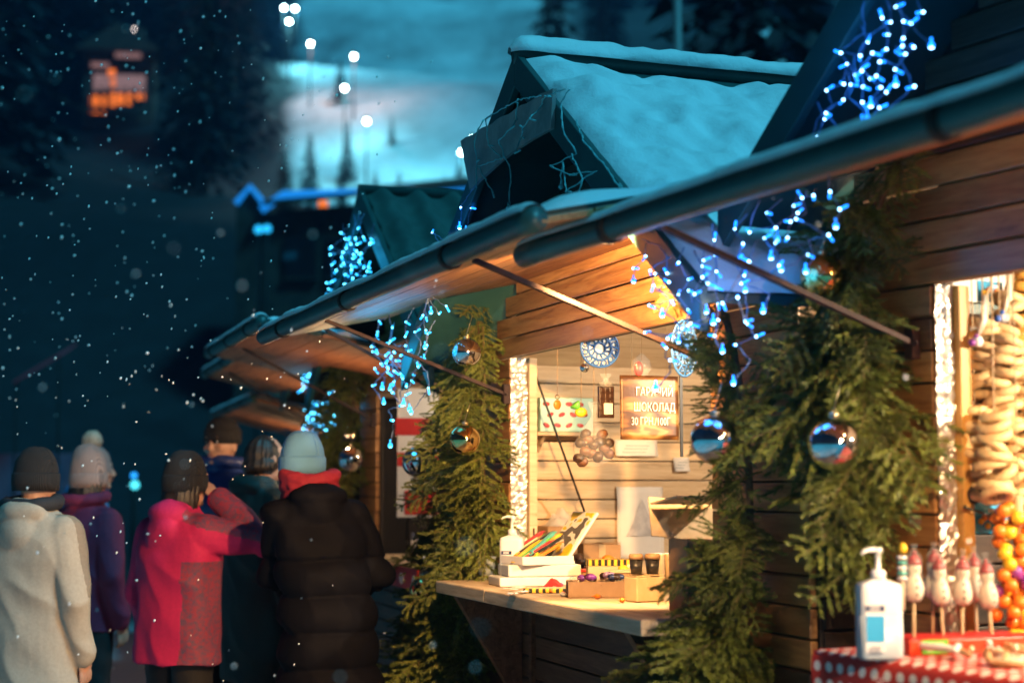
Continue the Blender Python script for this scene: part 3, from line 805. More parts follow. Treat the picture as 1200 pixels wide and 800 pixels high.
icicle(fB, -.42, [zd((575, 60, 'w'), (590, 90, 'w'), (570, 145, 'o')), zd((580, 65, 'w'), (610, 150)), zd((585, 60, 'w'), (640, 115)), zd((570, 70, 'w'), (545, 170), (500, 235), (530, 290, 'w'), (515, 360), (540, 420, 'w'), (545, 490, 'w'), (570, 500), (515, 560, 'w'), (515, 615, 'o')),
                  zd((570, 180, 'w'), (575, 243), (570, 310, 'o'))],
       'single strand of blue lights left of the snowy capped silver bauble', 'c', 1.0, 2, 7)
icicle(fD, -.5, [[(ze((840 + rg.uniform(-40, 130), 180 + i * 17))[0]) for i in range(38)], [(ze((860 + rg.uniform(-30, 60), 300 + i * 16))[0]) for i in range(30)],
                  ze((560, 235), (615, 190), (700, 190, 'w'), (780, 155), (880, 160), (970, 155), (1035, 155), (925, 220), (870, 230)), ze((1010, 485), (940, 570), (1020, 640), (1010, 690), (990, 740))],
       'blurred column of blue lights over the heads of the crowd', 'c', 1.5, 5, 8)
icicle(fB, -.395, [[(668, 105, 'w'), (660, 120, 'w'), (666, 150, 'w'), (668, 180, 'w'), (655, 195), (668, 205), (690, 200, 'w'), (672, 225), (658, 190, 'w'), (655, 220, 'o')],
                   [(668, 140, 'w'), (690, 165, 'w'), (705, 195, 'w'), (725, 225, 'w'), (718, 215), (735, 225)], [(668, 105, 'w'), (640, 113), (625, 125), (630, 140), (620, 150), (606, 160), (612, 180)],
                   [(605, 120, 'w'), (597, 140, 'w'), (603, 152), (590, 165), (595, 200, 'w'), (597, 245, 'o')], [(640, 113, 'w'), (610, 118), (590, 130, 'w'), (575, 140), (570, 170), (580, 185), (562, 195, 'w'), (575, 225)],
                   [(562, 140, 'w'), (556, 165, 'w'), (558, 190), (560, 220, 'w')], [(668, 180, 'w'), (690, 210, 'w'), (685, 235, 'o')]],
       'unlit teal string lights on the snowy gable of the middle stall', 'o', .95, 0, 9, .003)
# ------------------------------------------------------------------ forest
m = mat('spruce_needles', (0.025, 0.04, 0.03), 0.7)
L(m, vary(m, ramp(m, noise_n(m, coords(m), 0.8, 4), [(0.35, (0.005, 0.009, 0.013)), (0.7, (0.014, 0.024, 0.030))]), 0.3), bsdf(m).inputs['Base Color'])
M['spruce'] = m
M['bark'] = mottled('spruce_bark', (0.03, 0.022, 0.016), (0.06, 0.045, 0.03), 8, 0.9)
M['dusting'] = mat('snow_dusting', (0.7, 0.74, 0.78), 0.8)
def spruce_meshes(seed, whorls=17, snow=0.0):
    rg = random.Random(seed); b = MB()
    for k in range(whorls):
        t = k / (whorls - 1); z = 0.10 + 0.89 * t
        r = 0.20 * (1 - t) ** 0.85 + 0.012
        nb = 11 if t < .6 else 8
        for i in range(nb):
            a = 2 * PI * (i + rg.uniform(-.4, .4)) / nb; rr = r * rg.uniform(.6, 1.15)
            dz = -rr * rg.uniform(.25, .6)
            for q in range(9):
                f = (q + rg.random()) / 9
                p = Vector((math.cos(a) * rr * f, math.sin(a) * rr * f, z + dz * f * f + .02 * (1 - f)))
                aa = a + rg.uniform(-1.1, 1.1); l = (0.028 + .03 * (1 - t)) * rg.uniform(.7, 1.3)
                d = Vector((math.cos(aa), math.sin(aa), rg.uniform(-.9, .0))).normalized() * l
                w = Vector((-math.sin(aa), math.cos(aa), rg.uniform(-.5, .5))) * l * .28
                b.add([p - w, p + w, p + d], [(0, 1, 2)], 1 if rg.random() < snow else 0)
    crown = b.mesh('crown', [M['spruce'], M['dusting']])
    b = MB(); b.tube([(0, 0, -.03), (0, 0, .4), (0, 0, .97)], [.016, .011, .002], 7); trunk = b.mesh('trunk', M['bark'])
    return crown, trunk
SPRUCE = [spruce_meshes(200 + i) for i in range(3)]
SPRUCE_SNOW = spruce_meshes(301, 24, .14)
def spruce(x, y, h, kind, label, group=None, mesh=None):
    cr, tr = mesh or SPRUCE[kind]
    t = empty('spruce_tree', (x, y, terrain_z(x, y)), random.uniform(0, 6.28), label, 'tree', group)
    w = random.uniform(.9, 1.25)
    link('crown', cr, t, scale=(h * w, h * w, h)); link('trunk', tr, t, scale=(h, h, h))
def on_ground(px, py):
    r = ray(px, py); t = 30.0
    while t < 260:
        p = Vector((0, 0, CAM_H)) + r * t
        if p.z <= terrain_z(p.x, p.y): return p
        t += 0.25
    return p
chalet_y = on_ground(138, 139).y
rg = random.Random(77)
n = 0
while n < 150:
    Y = rg.uniform(56, 155); px = rg.uniform(-60, 335) if n < 108 else rg.uniform(640, 1240)
    if px < 335 and 72 < px < 195 and Y < chalet_y + 1 and rg.random() < .85: continue
    X = (px - 600) / FPX * Y
    h = rg.uniform(8, 15)
    if px > 630:
        if Y < 60: continue
        h *= .75
    if px < 335:
        zt = CAM_H + (566 - 160) / FPX * Y - terrain_z(X, Y)
        if 40 < px < 230 and Y < chalet_y + 1:
            h = min(h, zt)
            if h < 1.5: continue
    if px < 335 and px + .25 * h * FPX / Y > 338: continue
    where = [('dark spruce at the far left of the hillside, left of the orange lit chalet', 'spruces left of the chalet'), ('dark spruce on the hillside beside or above the orange lit chalet', 'spruces around the chalet'),
             ('dark spruce between the orange lit chalet and the bright ski slope', 'spruces between the chalet and the slope'), ('dark spruce above the snowy roof, left of the grey steel pole', 'spruces left of the steel pole'),
             ('dark spruce beyond the snowy roof, right of the grey steel pole', 'spruces right of the steel pole'), ('dark spruce in the upper right corner, behind the nearest gable', 'spruces behind the nearest gable')]
    lb_, gr_ = where[0 if px < 75 else 1 if px < 195 else 2 if px < 500 else 3 if px < 798 else 4 if px < 980 else 5]
    spruce(X, Y, h, n % 3, lb_, gr_)
    n += 1
def row_of_small(lst, label, group):
    for px, Y, h in lst:
        X = (px - 600) / FPX * Y; spruce(X, Y, h * .5, rg.randrange(3), label, group)
row_of_small([(345, 44, 4.5), (372, 43, 4.0), (398, 52, 4.2), (425, 50, 3.0), (450, 49, 2.6), (480, 50, 2.8), (360, 54, 5.0), (330, 48, 6.2), (385, 47, 3.2)],
             'small spruce at the foot of the lit ski slope', 'small spruces at the foot of the slope')
row_of_small([(405, 70, 5.5), (438, 68, 2.6), (466, 66, 3.4), (497, 67, 2.4), (520, 66, 3.0), (457, 74, 2.6), (538, 70, 2.2), (395, 80, 4.4)],
             'young spruce standing out dark on the lit snow', 'young spruces on the lit snow')
spruce(3.6, 24.0, 13.0, 0, 'tall spruce with snow dusted twigs above the white roof', mesh=SPRUCE_SNOW)
spruce(6.0, 17.5, 12.0, 0, 'nearest tall spruce looming behind the roof of the right stall', mesh=SPRUCE_SNOW)
spruce(7.4, 20.0, 13.0, 1, 'broad dark spruce at the upper right edge of the photo')

# ------------------------------------------------------------------ ski slope lamps
M['slope_lamp'] = glow('slope_lamp_glow', (0.75, 1.0, 0.95), 55)
M['pole'] = mottled('galvanised_pole', (0.16, 0.17, 0.18), (0.24, 0.25, 0.26), 20, 0.5)
M['dark_pole'] = mat('dark_pole', (0.004, 0.005, 0.006), 0.9)
TEAL = (0.22, 0.86, 1.0); PINK = (1.0, 0.62, 0.55)
lamps = [(345, 10, 330, 34, TEAL, 'upper of the three lamps at the top left of the ski slope, right hand one'), (332, 9, 322, 36, TEAL, 'left hand one of the three lamps at the top left of the ski slope'),
         (338, 25, 345, 50, TEAL, 'lowest of the three lamps at the top left of the ski slope'), (363, 51, 365, 80, PINK, 'lone slope lamp below the cluster of three at the forest edge'),
         (414, 66, 418, 96, PINK, 'slope lamp in front of the dark hollow in the snow'), (403, 103, 405, 135, TEAL, 'slope lamp on the bright snow band, left of the middle'),
         (429, 142, 430, 185, TEAL, 'slope lamp above the young spruces'), (554, 163, 545, 196, TEAL, 'slope lamp close to the left gable edge of the snowy roof'), (541, 178, 530, 205, TEAL, 'slope lamp left of the lamp by the snowy gable')]
for lx, ly, gx, gy, colr, lab in lamps:
    g = on_ground(lx, gy + 45); h = (at_depth(lx, ly, g.y)).z - g.z
    t = empty('slope_lamp', (g.x, g.y, g.z), 0, lab, 'lamp', 'lamps up the ski slope')
    b = MB(); b.tube([(0, 0, -.2), (0, 0, h)], [.05, .03], 8); b.build('pole', M['dark_pole'], t)
    b = MB(); b.lathe([(.03, .22), (.10, .16), (.17, .05), (.16, .04)], 14, (0, 0, h)); b.build('lamp_head', M['dark_pole'], t)
    b = MB(); b.ball((0, 0, h - .02), .085, 14); b.build('globe', M['slope_lamp'], t)
    point_lamp('lamp_light', (0, -.3, h - .3), 420 if colr is TEAL else 260, colr, .2, t)
for px, Y, zt, lab in [(798, 20, 9.5, 'tall grey steel pole behind the snowy roof')]:
    X = (px - 600) / FPX * Y
    t = empty('steel_pole', (X, Y, 0), 0, lab, 'pole')
    b = MB(); b.tube([(0, 0, 0), (0, 0, 4), (0, 0, zt)], [.07, .06, .05], 12); b.build('shaft', M['pole'], t)
    b = MB(); b.box((0, 0, .06), (.24, .24, .12)); b.build('base_plate', M['pole'], t)

# ------------------------------------------------------------------ houses on the hill
M['dark_wood'] = mottled('dark_timber', (0.02, 0.016, 0.013), (0.05, 0.035, 0.026), 3, 0.8)
M['orange_lit'] = glow('lit_orange_window', (1.0, 0.20, 0.02), 1.25)
M['pink_lit'] = glow('lit_pale_window', (0.8, 0.42, 0.40), 0.30)
M['blue_strip'] = glow('blue_light_strip', (0.01, 0.30, 1.0), 0.85)
M['window_dark'] = mat('dark_glass', (0.01, 0.012, 0.015), 0.1)
gch = on_ground(138, 139); Y = gch.y - 1.5
P = lambda px, py, Y=Y: at_depth(px, py, Y)
c = P(138, 139); gz = c.z - .6
ch = empty('chalet', (c.x, c.y, gz), R(8), 'distant chalet with a glowing orange balcony in the dark forest', 'chalet')
zb = P(138, 132).z - gz; zt = P(138, 60).z - gz; hw_ = 1.75
b = MB(); b.box((0, 2.0, zt / 2), (hw_ * 2, 4, zt)); b.build('wall', M['dark_wood'], ch)
b = MB(); b.prism([(-hw_ - .5, -.7, zt - .1), (hw_ + .5, -.7, zt - .1), (0, -.7, zt + 1.3)], (0, 5.4, 0)); rf = b.build('roof', M['dark_wood'], ch)
b = MB(); b.box((0.8, 2.5, zt + 1.2), (.5, .5, 1.4)); b.build('chimney', M['dark_wood'], rf)
for i, (px, py, w, h_, mt) in enumerate([(117, 124, .85, .95, 'orange_lit'), (131, 121, .55, 1.0, 'orange_lit'), (145, 117, .7, .6, 'orange_lit'), (160, 113, .75, .35, 'orange_lit'), (131, 87, .35, .45, 'orange_lit'),
                                         (133, 97, .25, .5, 'orange_lit'), (118, 78, .9, .3, 'pink_lit'), (150, 62, 1.3, .6, 'pink_lit'), (140, 98, 2.6, .9, 'pink_lit')]):
    p = P(px, py) - Vector((c.x, c.y, gz))
    b = MB(); b.box((p.x, -.06, p.z), (w, .08, h_)); f = b.build('window', M[mt], ch)
    b = MB(); b.box((p.x, -.1, p.z - h_ / 2 - .04), (w + .1, .16, .06)); b.build('sill', M['dark_wood'], f)
for i, (lx, ly) in enumerate([(128, 46), (150, 40), (159, 35)]):
    yg = on_ground(lx, ly + 22).y; p = at_depth(lx, ly, yg); g = terrain_z(p.x, p.y)
    t = empty('garden_lamp', (p.x, p.y, g), 0, ['left of the three white lamps above the orange chalet', 'middle white lamp above the orange chalet', 'right of the three white lamps above the orange chalet'][i], 'lamp')
    b = MB(); b.tube([(0, 0, 0), (0, 0, p.z - g)], .04, 6); b.build('pole', M['pole'], t)
    b = MB(); b.ball((0, 0, p.z - g), .13, 12); b.build('globe', glow('garden_lamp_glow', (1, .85, .8), 9), t)
for i, px in enumerate((110, 119, 128, 137, 147, 157, 166)):
    p = P(px, 121) - Vector((c.x, c.y, gz)); b = MB(); b.box((p.x, -.35, p.z), (.10 + .06 * (i % 3), .08, 1.5)); b.build('balcony_post', M['dark_wood'], ch)
p = P(138, 131) - Vector((c.x, c.y, gz)); b = MB(); b.box((p.x, -.45, p.z), (3.6, .08, .28)); b.build('balcony_rail', M['dark_wood'], ch)
# lodge whose roof edges carry blue light strips
Y2 = 40.0
c = P(345, 300, Y2); gz = terrain_z(c.x, Y2)
lo = empty('lodge', (c.x, Y2, gz), 0, 'dark lodge with bright blue light strips along its eave and small gable', 'house')
q = lambda px, py: P(px, py, Y2) - Vector((c.x, Y2, gz))
e0, e1 = q(306, 244), q(560, 222)
b = MB(); b.prism([(e0.x, 0.35, -.6), (e1.x, .35, -.6), (e1.x, .35, e1.z - .05), (q(335, 229).x, .35, e0.z), (e0.x, .35, e0.z - .1)], (0, 5, 0)); b.build('wall', M['dark_wood'], lo)
b = MB(); pa, pb, pc = q(306, 246), q(332, 228), q(560, 222)
b.tube([(pa.x, 0, pa.z), (pb.x, 0, pb.z), (pc.x, 0, pc.z)], .10, 8); b.build('light_strip', M['blue_strip'], lo)
b = MB(); b.prism([(pb.x - .5, -.1, pa.z + .1), (pc.x, -.1, pc.z + .05), (pc.x, 3.0, pc.z + .8), (pb.x - .5, 3.0, pa.z + .8)], (0, 0, .12)); b.build('roof', M['dark_wood'], lo)
g0, g1, g2 = q(274, 236), q(291, 216), q(309, 238)
b = MB(); b.prism([(g0.x, .4, -.6), (g2.x, .4, -.6), (g2.x, .4, g2.z), (g1.x, .4, g1.z), (g0.x, .4, g0.z)], (0, 3, 0)); b.build('porch', M['dark_wood'], lo)
b = MB(); b.tube([(g0.x, 0.3, g0.z), (g1.x, 0.3, g1.z), (g2.x, 0.3, g2.z)], .075, 8); b.build('light_strip', M['blue_strip'], lo)
for px, py, w, h_, mt in [(377, 237, .22, .16, 'orange_lit'), (350, 300, .8, 1.0, 'window_dark'), (400, 300, .8, 1.0, 'window_dark')]:
    p = q(px, py); b = MB(); b.box((p.x, .30, p.z), (w, .1, h_)); f = b.build('window', M[mt], lo)
    b = MB(); b.box((p.x, .28, p.z - h_ / 2 - .03), (w + .1, .16, .05)); b.build('sill', M['dark_wood'], f)
# small blue lamps in the dark, and lamps down the street
def far_lamp(px, py, Y, r, col, st, lab, cat='lamp', name='street_lantern'):
    p = P(px, py, Y); g = terrain_z(p.x, p.y)
    t = empty(name, (p.x, p.y, g), 0, lab, cat)
    b = MB(); b.tube([(0, 0, 0), (0, 0, p.z - g)], .03, 6); b.build('post', M['dark_pole'], t)
    b = MB(); b.ball((0, 0, p.z - g), r, 12); b.build('lamp_glass', glow('lantern_glow', col, st), t)
    b = MB(); b.lathe([(r * .5, r * 1.5), (r * 1.2, r), (r * 1.1, r * .95)], 12, (0, 0, p.z - g)); b.build('cap', M['dark_pole'], t)
far_lamp(62, 233, 60, .16, (.02, .3, 1), 3, 'blue lamp far left in the dark trees')
far_lamp(127, 216, 60, .09, (.02, .3, 1), 2.5, 'faint blue lamp above the others in the dark trees')
far_lamp(181, 238, 60, .09, (.02, .25, 1), 1.5, 'faintest blue lamp in the dark trees, right of the others')
far_lamp(157, 557, 24, .045, (.02, .35, 1), 2.2, 'upper small blue lantern above the purple jacket')
far_lamp(158, 568, 22, .06, (.08, .75, .9), 2.0, 'lower small teal lantern above the purple jacket')
far_lamp(107, 538, 20, .06, (1, .42, .08), 5, 'orange glowing lantern beside the fur pompom')
# stall across the street with a dark red awning
far_lamp(303, 269, 38, .10, (.02, .5, 1), 1.6, 'left of the two small blue lamps under the lodge gable')
far_lamp(313, 268, 38, .10, (.02, .5, 1), 1.6, 'right of the two small blue lamps under the lodge gable')
t = empty('awning_stall', P(45, 566, 24) - Vector((0, 0, CAM_H)), R(-12), 'far stall across the street with a dull red awning', 'market stall')
M['red_cloth'] = mottled('dull_red_cloth', (0.50, 0.05, 0.08), (0.62, 0.08, 0.11), 6, 0.8)
M['mauve'] = mottled('mauve_glow_tone', (0.16, 0.12, 0.20), (0.24, 0.18, 0.27), 4, 0.8)  # the distant violet glow is put into the panel's colour
b = MB(); b.prism([(-.45, 0, 3.02), (.30, 0, 3.42), (.30, .5, 3.62), (-.45, .5, 3.22)], (0, 0, .04)); b.build('awning', M['red_cloth'], t)
b = MB(); b.box((-.4, .6, 1.0), (2.4, .06, 2.0)); b.build('back_panel', M['mauve'], t)
b = MB(); b.box((-.4, .1, .5), (2.4, .8, 1.0)); b.build('counter', M['dark_wood'], t)
for x in (-.42, .27):
    b = MB(); b.tube([(x, .05, 0), (x, .05, 3.05 + (x + .45) * .53)], .02, 6); b.build('post', M['dark_pole'], t)
# ------------------------------------------------------------------ goods on the middle stall
M['kraft'] = mottled('kraft_card', (0.36, 0.21, 0.10), (0.44, 0.27, 0.14), 14, 0.75, 0.08, .002)
M['kraft_light'] = mottled('light_kraft_card', (0.50, 0.36, 0.20), (0.58, 0.43, 0.26), 14, 0.75, 0.08, .002)
M['paper'] = mottled('white_paper', (0.74, 0.72, 0.70), (0.82, 0.80, 0.78), 5, 0.7, 0.1, .003)
M['plastic_white'] = mat('white_plastic', (0.78, 0.77, 0.74), 0.35)
M['clear'] = mat('clear_plastic', (0.85, 0.88, 0.9), 0.06, 0, Alpha=0.09)
M['gel'] = mat('hand_gel', (0.62, 0.70, 0.74), 0.15, 0, Alpha=0.75)
M['bottle'] = mat('frosted_bottle', (0.75, 0.76, 0.76), 0.3, 0, Subsurface_Weight=0.0)
M['black'] = mat('black_plastic', (0.012, 0.012, 0.013), 0.4)
M['choc'] = mottled('dark_chocolate', (0.025, 0.010, 0.005), (0.06, 0.025, 0.012), 30, 0.4, 0.5, .004)
M['choc_milk'] = mottled('milk_chocolate', (0.10, 0.04, 0.02), (0.17, 0.075, 0.035), 30, 0.45, 0.5, .004)
M['ginger'] = mottled('gingerbread', (0.40, 0.20, 0.08), (0.55, 0.32, 0.15), 30, 0.7, 0.4, .004)
for nm, c in [('red', (0.55, 0.03, 0.03)), ('orange', (0.85, 0.22, 0.02)), ('yellow', (0.85, 0.55, 0.03)), ('green', (0.12, 0.45, 0.05)), ('purple', (0.22, 0.04, 0.28)), ('blue', (0.02, 0.10, 0.45)), ('teal', (0.10, 0.42, 0.38)), ('sky', (0.03, 0.33, 0.62)), ('cream', (0.78, 0.62, 0.42)), ('lilac', (0.45, 0.3, 0.5)), ('mint', (0.38, 0.66, 0.54)), ('grey', (0.35, 0.4, 0.42)), ('darkred', (0.30, 0.015, 0.02)), ('navy', (0.015, 0.03, 0.10))]:
    M[nm] = mat(nm + '_plastic', c, 0.35)
def striped(name, c1, c2, scale, ang=0.8, sharp=True):
    m = mat(name, c1, 0.45)
    tc = N(m, 'ShaderNodeTexCoord'); mp = N(m, 'ShaderNodeMapping'); mp.inputs['Rotation'].default_value = (0, 0, ang)
    L(m, tc.outputs['Object'], mp.inputs[0]); w = N(m, 'ShaderNodeTexWave'); w.inputs['Scale'].default_value = scale; L(m, mp.outputs[0], w.inputs[0])
    L(m, ramp(m, w.outputs['Fac'], [(0.0, c1), (0.5, c2)], 'CONSTANT'), bsdf(m).inputs['Base Color']); return m
M['hazard'] = striped('black_yellow_stripe', (0.015, 0.013, 0.01), (0.85, 0.50, 0.03), 18)
m = mat('yellow_blotch_print', (0.8, 0.78, 0.7), 0.45)
L(m, ramp(m, noise_n(m, coords(m, rand=False), 16, 1), [(0.0, (0.10, 0.09, 0.08)), (0.44, (0.80, 0.78, 0.72)), (0.53, (0.85, 0.55, 0.02))], 'CONSTANT'), bsdf(m).inputs['Base Color'])
M['blotch'] = m
CT = 1.145
# counter
for a, c in ((-0.03, 0.60), (0.604, 2.06)):
    b = MB(); n = 14
    prof = [(-.33, CT - .05), (.42, CT - .05), (.42, CT), (-.33, CT)]
    for i in range(n):
        pass
    b.box(((a + c) / 2, 0.045, CT - .026), (c - a, .75, .05))
    o = b.build('counter_board', M['counter'], sB, bevel=.006)
b = MB(); b.prism([(.12, -.30, CT - .055), (.12, -.015, CT - .055), (.12, -.015, .62)], (.045, 0, 0)); b.build('counter_bracket', M['plank_dark'], sB)
b = MB(); b.prism([(1.86, -.30, CT - .055), (1.86, -.015, CT - .055), (1.86, -.015, .62)], (.045, 0, 0)); b.build('counter_bracket', M['plank_dark'], sB)
b = MB(); b.box((.30, -.020, .55), (.03, .02, 1.06)); b.build('trim_strip', M['plank_dark'], sB)
def foil_strip(root, x, z0, z1, w, y, seed):
    b = MB()
    def fn(u, v):
        return (x + .010 + .010 * abs(nz(u * 2.4, v * 26, seed)) + .007 * nz(u * 7, v * 60, seed + 1), y + u * w, z0 + v * (z1 - z0))
    b.grid(fn, 8, 110, smooth=False); return b.build('foil_strip', M['foil'], root)
foil_strip(sB, .0, CT, 2.085, .074, -.01, 1)
foil_strip(sB, 1.70, CT, 2.085, .06, .36, 2)
b = MB(); b.box((.012, .085, (CT + 2.085) / 2), (.045, .036, 2.085 - CT)); b.build('window_post', M['pale'], sB, bevel=.003)
b = MB(); b.box((1.68, .39, (CT + 2.3) / 2), (.03, .09, 2.3 - CT)); b.build('window_post', M['pale'], sB, bevel=.003)
b = MB(); b.torus((.04, .085, 1.28), .012, .003, 10, 6, 0, Matrix.Rotation(PI / 2, 3, 'Y')); b.tube([(.04, .085, 1.30), (.04, .085, 1.36)], .003, 6); b.build('latch', M['rod'], sB)

def at_local(fr, name, x, y, z, label, cat, yaw=0.0, group=None):
    return empty(name, fr.w(x, y, z), fr.rz + yaw, label, cat, group)
def top(fr, px, py, z): p = fr.top(px, py, z); return p.x, p.y
def text_part(body, size, mtl, parent, loc, rot, sx=1.0, name='lettering', align='CENTER'):
    cu = bpy.data.curves.new('text', 'FONT'); cu.body = body; cu.size = size; cu.align_x = align; cu.align_y = 'CENTER'; cu.extrude = 0.0006; cu.resolution_u = 3
    tmp = bpy.data.objects.new('text_tmp', cu); COL.objects.link(tmp)
    dg = bpy.context.evaluated_depsgraph_get(); me = bpy.data.meshes.new_from_object(tmp.evaluated_get(dg)); me.name = name
    me.materials.clear(); me.materials.append(mtl)
    bpy.data.objects.remove(tmp)
    return link(name, me, parent, loc, rot, (sx, 1, 1))

def pump_bottle(fr, px, py, z, w, d, h, label, yaw, big=False):
    x, y = top(fr, px, py, z)
    t = at_local(fr, 'sanitizer_bottle', x, y, z, label, 'bottle', yaw, 'pump bottles of hand sanitizer')
    hb = h * .70
    def shell(s, z0, z1, mi=0):
        b = MB(); pr = []
        def sec(k, zz):
            return [(k * s * w / 2 * math.copysign(abs(math.cos(a)) ** .35, math.cos(a)), k * s * d / 2 * math.copysign(abs(math.sin(a)) ** .35, math.sin(a)), zz) for a in [2 * PI * i / 28 for i in range(28)]]
        lv = [(0.94, z0), (1, z0 + .006), (1, z1 * .9), (.93, z1 * .965), (.55, z1), (.34, z1 + h * .015)] if z1 > hb * .9 else [(0.94, z0), (1, z0 + .006), (1, z1)]
        vs = [p for k, zz in lv for p in sec(k, zz)]; fs = []
        for i in range(len(lv) - 1):
            for j in range(28): fs.append((i * 28 + j, i * 28 + (j + 1) % 28, (i + 1) * 28 + (j + 1) % 28, (i + 1) * 28 + j))
        fs.append(tuple(range(27, -1, -1))); fs.append(tuple((len(lv) - 1) * 28 + j for j in range(28)))
        b.add(vs, fs, 0, True); return b
    shell(1, 0, hb).build('body', M['bottle'], t)
    if big:
        b = shell(1.012, 0.001, hb * .56); b.build('gel', mat('gel_fill', (0.50, 0.57, 0.62), .3), t)
    b = MB(); r = w * .17
    b.lathe([(r, hb), (r, hb + h * .085), (r * .75, hb + h * .10), (r * .35, hb + h * .11), (r * .35, h * .955), (r * .62, h * .958), (r * .62, h), (0.001, h)], 18)
    b.tube([(0, 0, h * .98), (-w * .2, -d * .1, h * .985), (-w * .36, -d * .18, h * .972), (-w * .42, -d * .2, h * .945)], [w * .06, w * .055, w * .045, w * .04], 8)
    b.build('pump', M['plastic_white'], t)
    f = -d / 2 * 1.016
    b = MB(); b.box((-w * .18, f, hb * .40), (w * .46, .0012, hb * .60)); lb = b.build('label', M['paper'], t)
    b = MB(); b.box((-w * .18, f - .0012, hb * .40), (w * .42, .0008, hb * .34)); b.build('label_print', M['sky'], lb)
    b = MB(); b.box((-w * .18, f - .0012, hb * .66), (w * .44, .0008, hb * .075))
    for k in range(5): b.box((-w * .18 + rg.uniform(-.006, .004), f - .0012, hb * (.17 - .022 * k)), (w * rg.uniform(.22, .36), .0008, hb * .008))
    o_ = b.build('label_band', M['navy'], lb); o_['kind'] = 'stuff'
    b = MB()
    for k in range(7): b.box((-w * .3 + k * w * .035, f - .0022, hb * .66), (w * .022, .0006, hb * .035))
    o_ = b.build('label_lines', M['paper'], lb); o_['kind'] = 'stuff'
    return t
pump_bottle(fB, 600, 684, CT, .095, .075, .275, 'white pump bottle of sanitizer behind the chocolate display on the middle counter', R(62))

x, y = top(fB, 571, 678, CT)
t = at_local(fB, 'card_box', x, y, CT, 'small grey blue card box at the far end of the counter', 'box', R(60))
b = MB(); b.box((0, 0, .045), (.06, .09, .09)); b.build('carton', M['grey'], t, bevel=.003)
b = MB(); b.box((0, 0, .092), (.063, .093, .006)); b.build('lid', M['paper'], t)
x, y = top(fB, 622, 684, CT)
t = at_local(fB, 'white_case', x + .05, y, CT, 'flat white plastic case under the chocolate display', 'case', R(84))
b = MB(); b.box((0, 0, .018), (.34, .20, .036)); b.build('base', M['plastic_white'], t, bevel=.006)
b = MB(); b.box((.02, .01, .060), (.30, .18, .046)); b.build('lid', M['plastic_white'], t, bevel=.006)
ds = at_local(fB, 'chocolate_display', x + .05, y + .01, CT + .084, 'open white display box of bright wrapped chocolate sticks', 'display', R(100))
b = MB(); b.box((0, 0, .006), (.24, .18, .012)); b.box((-.118, 0, .018), (.005, .18, .03)); b.box((0, .088, .018), (.23, .005, .03)); b.box((0, -.088, .018), (.23, .005, .03)); b.build('tray', M['paper'], ds)
lidq = Matrix.Rotation(R(-52), 3, 'Y'); hinge = Vector((.085, 0, .014))
b = MB(); b.box(hinge + lidq @ Vector((.12, 0, 0)), (.235, .18, .012), 0, lidq); ld = b.build('lid', M['paper'], ds)
b = MB(); b.box(hinge + lidq @ Vector((.12, 0, .008)), (.22, .165, .003), 0, lidq); b.build('lid_print', M['blotch'], ld)
cols = ['orange', 'red', 'green', 'black', 'yellow', 'orange', 'black', 'green', 'cream', 'black', 'yellow', 'teal', 'red', 'orange', 'black', 'yellow', 'green', 'red']
for i in range(18):
    b = MB(); b.box((0, 0, 0), (.15, .018, .012)); b.box((.082, 0, 0), (.016, .024, .002)); b.box((-.082, 0, 0), (.016, .024, .002))
    b.build('chocolate_bar', M[cols[i]], ds, (-.03 + .03 * (i // 9) + rg.uniform(-.02, .02), -.075 + .0185 * (i % 9), .045 + .022 * (i // 9) + .008 * (i % 3)), (0, R(-30), rg.uniform(-.3, .3)), bevel=.002)
for i, (px, py) in enumerate([(598, 692), (607, 690), (612, 695), (601, 697)]):
    x, y = top(fB, px, py, CT)
    t = at_local(fB, 'price_tag', x, y, CT, ['leftmost crumpled white tag at the front edge of the counter', 'second crumpled white tag from the left on the counter edge', 'white tag nearest the striped bar on the counter', 'white tag closest to the counter edge'][i], 'tag', rg.uniform(0, 3))
    b = MB(); b.grid(lambda u, v: ((u - .5) * .06, (v - .5) * .035, .006 + .010 * abs(nz(u * 3, v * 3, i))), 8, 6); o = b.build('sheet', M['paper'], t); solidify(o, .001)
x, y = top(fB, 640, 694, CT)
t = at_local(fB, 'striped_bar', x, y, CT, 'black and yellow striped chocolate bar at the front edge', 'chocolate bar', R(70))
b = MB(); b.box((0, 0, .009), (.17, .065, .017)); b.build('wrapper', M['hazard'], t, bevel=.003)
b = MB(); b.box((0, 0, .0185), (.14, .045, .0015)); b.build('label', M['cream'], t)
def open_tray(px, py, w, d, h, label, yaw, z=CT, name='kraft_tray'):
    x, y = top(fB, px, py, z); t = at_local(fB, name, x, y, z, label, 'tray', yaw)
    b = MB(); b.box((0, 0, .003), (w, d, .006))
    for s in (-1, 1): b.box((s * (w / 2 - .002), 0, h / 2 + .001), (.004, d, h)); b.box((0, s * (d / 2 - .002), h / 2 + .002), (w - .009, .004, h))
    b.build('tray', M['kraft'], t); return t
t = open_tray(703, 699, .235, .13, .055, 'open kraft tray of dark sweets on shredded paper', R(72))
b = MB()
for i in range(150):
    p = Vector((rg.uniform(-.11, .11), rg.uniform(-.055, .055), .045 + rg.uniform(0, .02))); d = Vector((rg.uniform(-1, 1), rg.uniform(-1, 1), rg.uniform(-.25, .25))).normalized() * .02
    w_ = d.cross(Vector((0, 0, 1))).normalized() * .0012
    b.add([p - d - w_, p - d + w_, p + w_ + Vector((0, 0, .006)), p - w_ + Vector((0, 0, .006)), p + d + w_, p + d - w_], [(0, 1, 2, 3), (3, 2, 4, 5)])
o = b.build('shredded_paper', M['kraft_light'], t); o['kind'] = 'stuff'
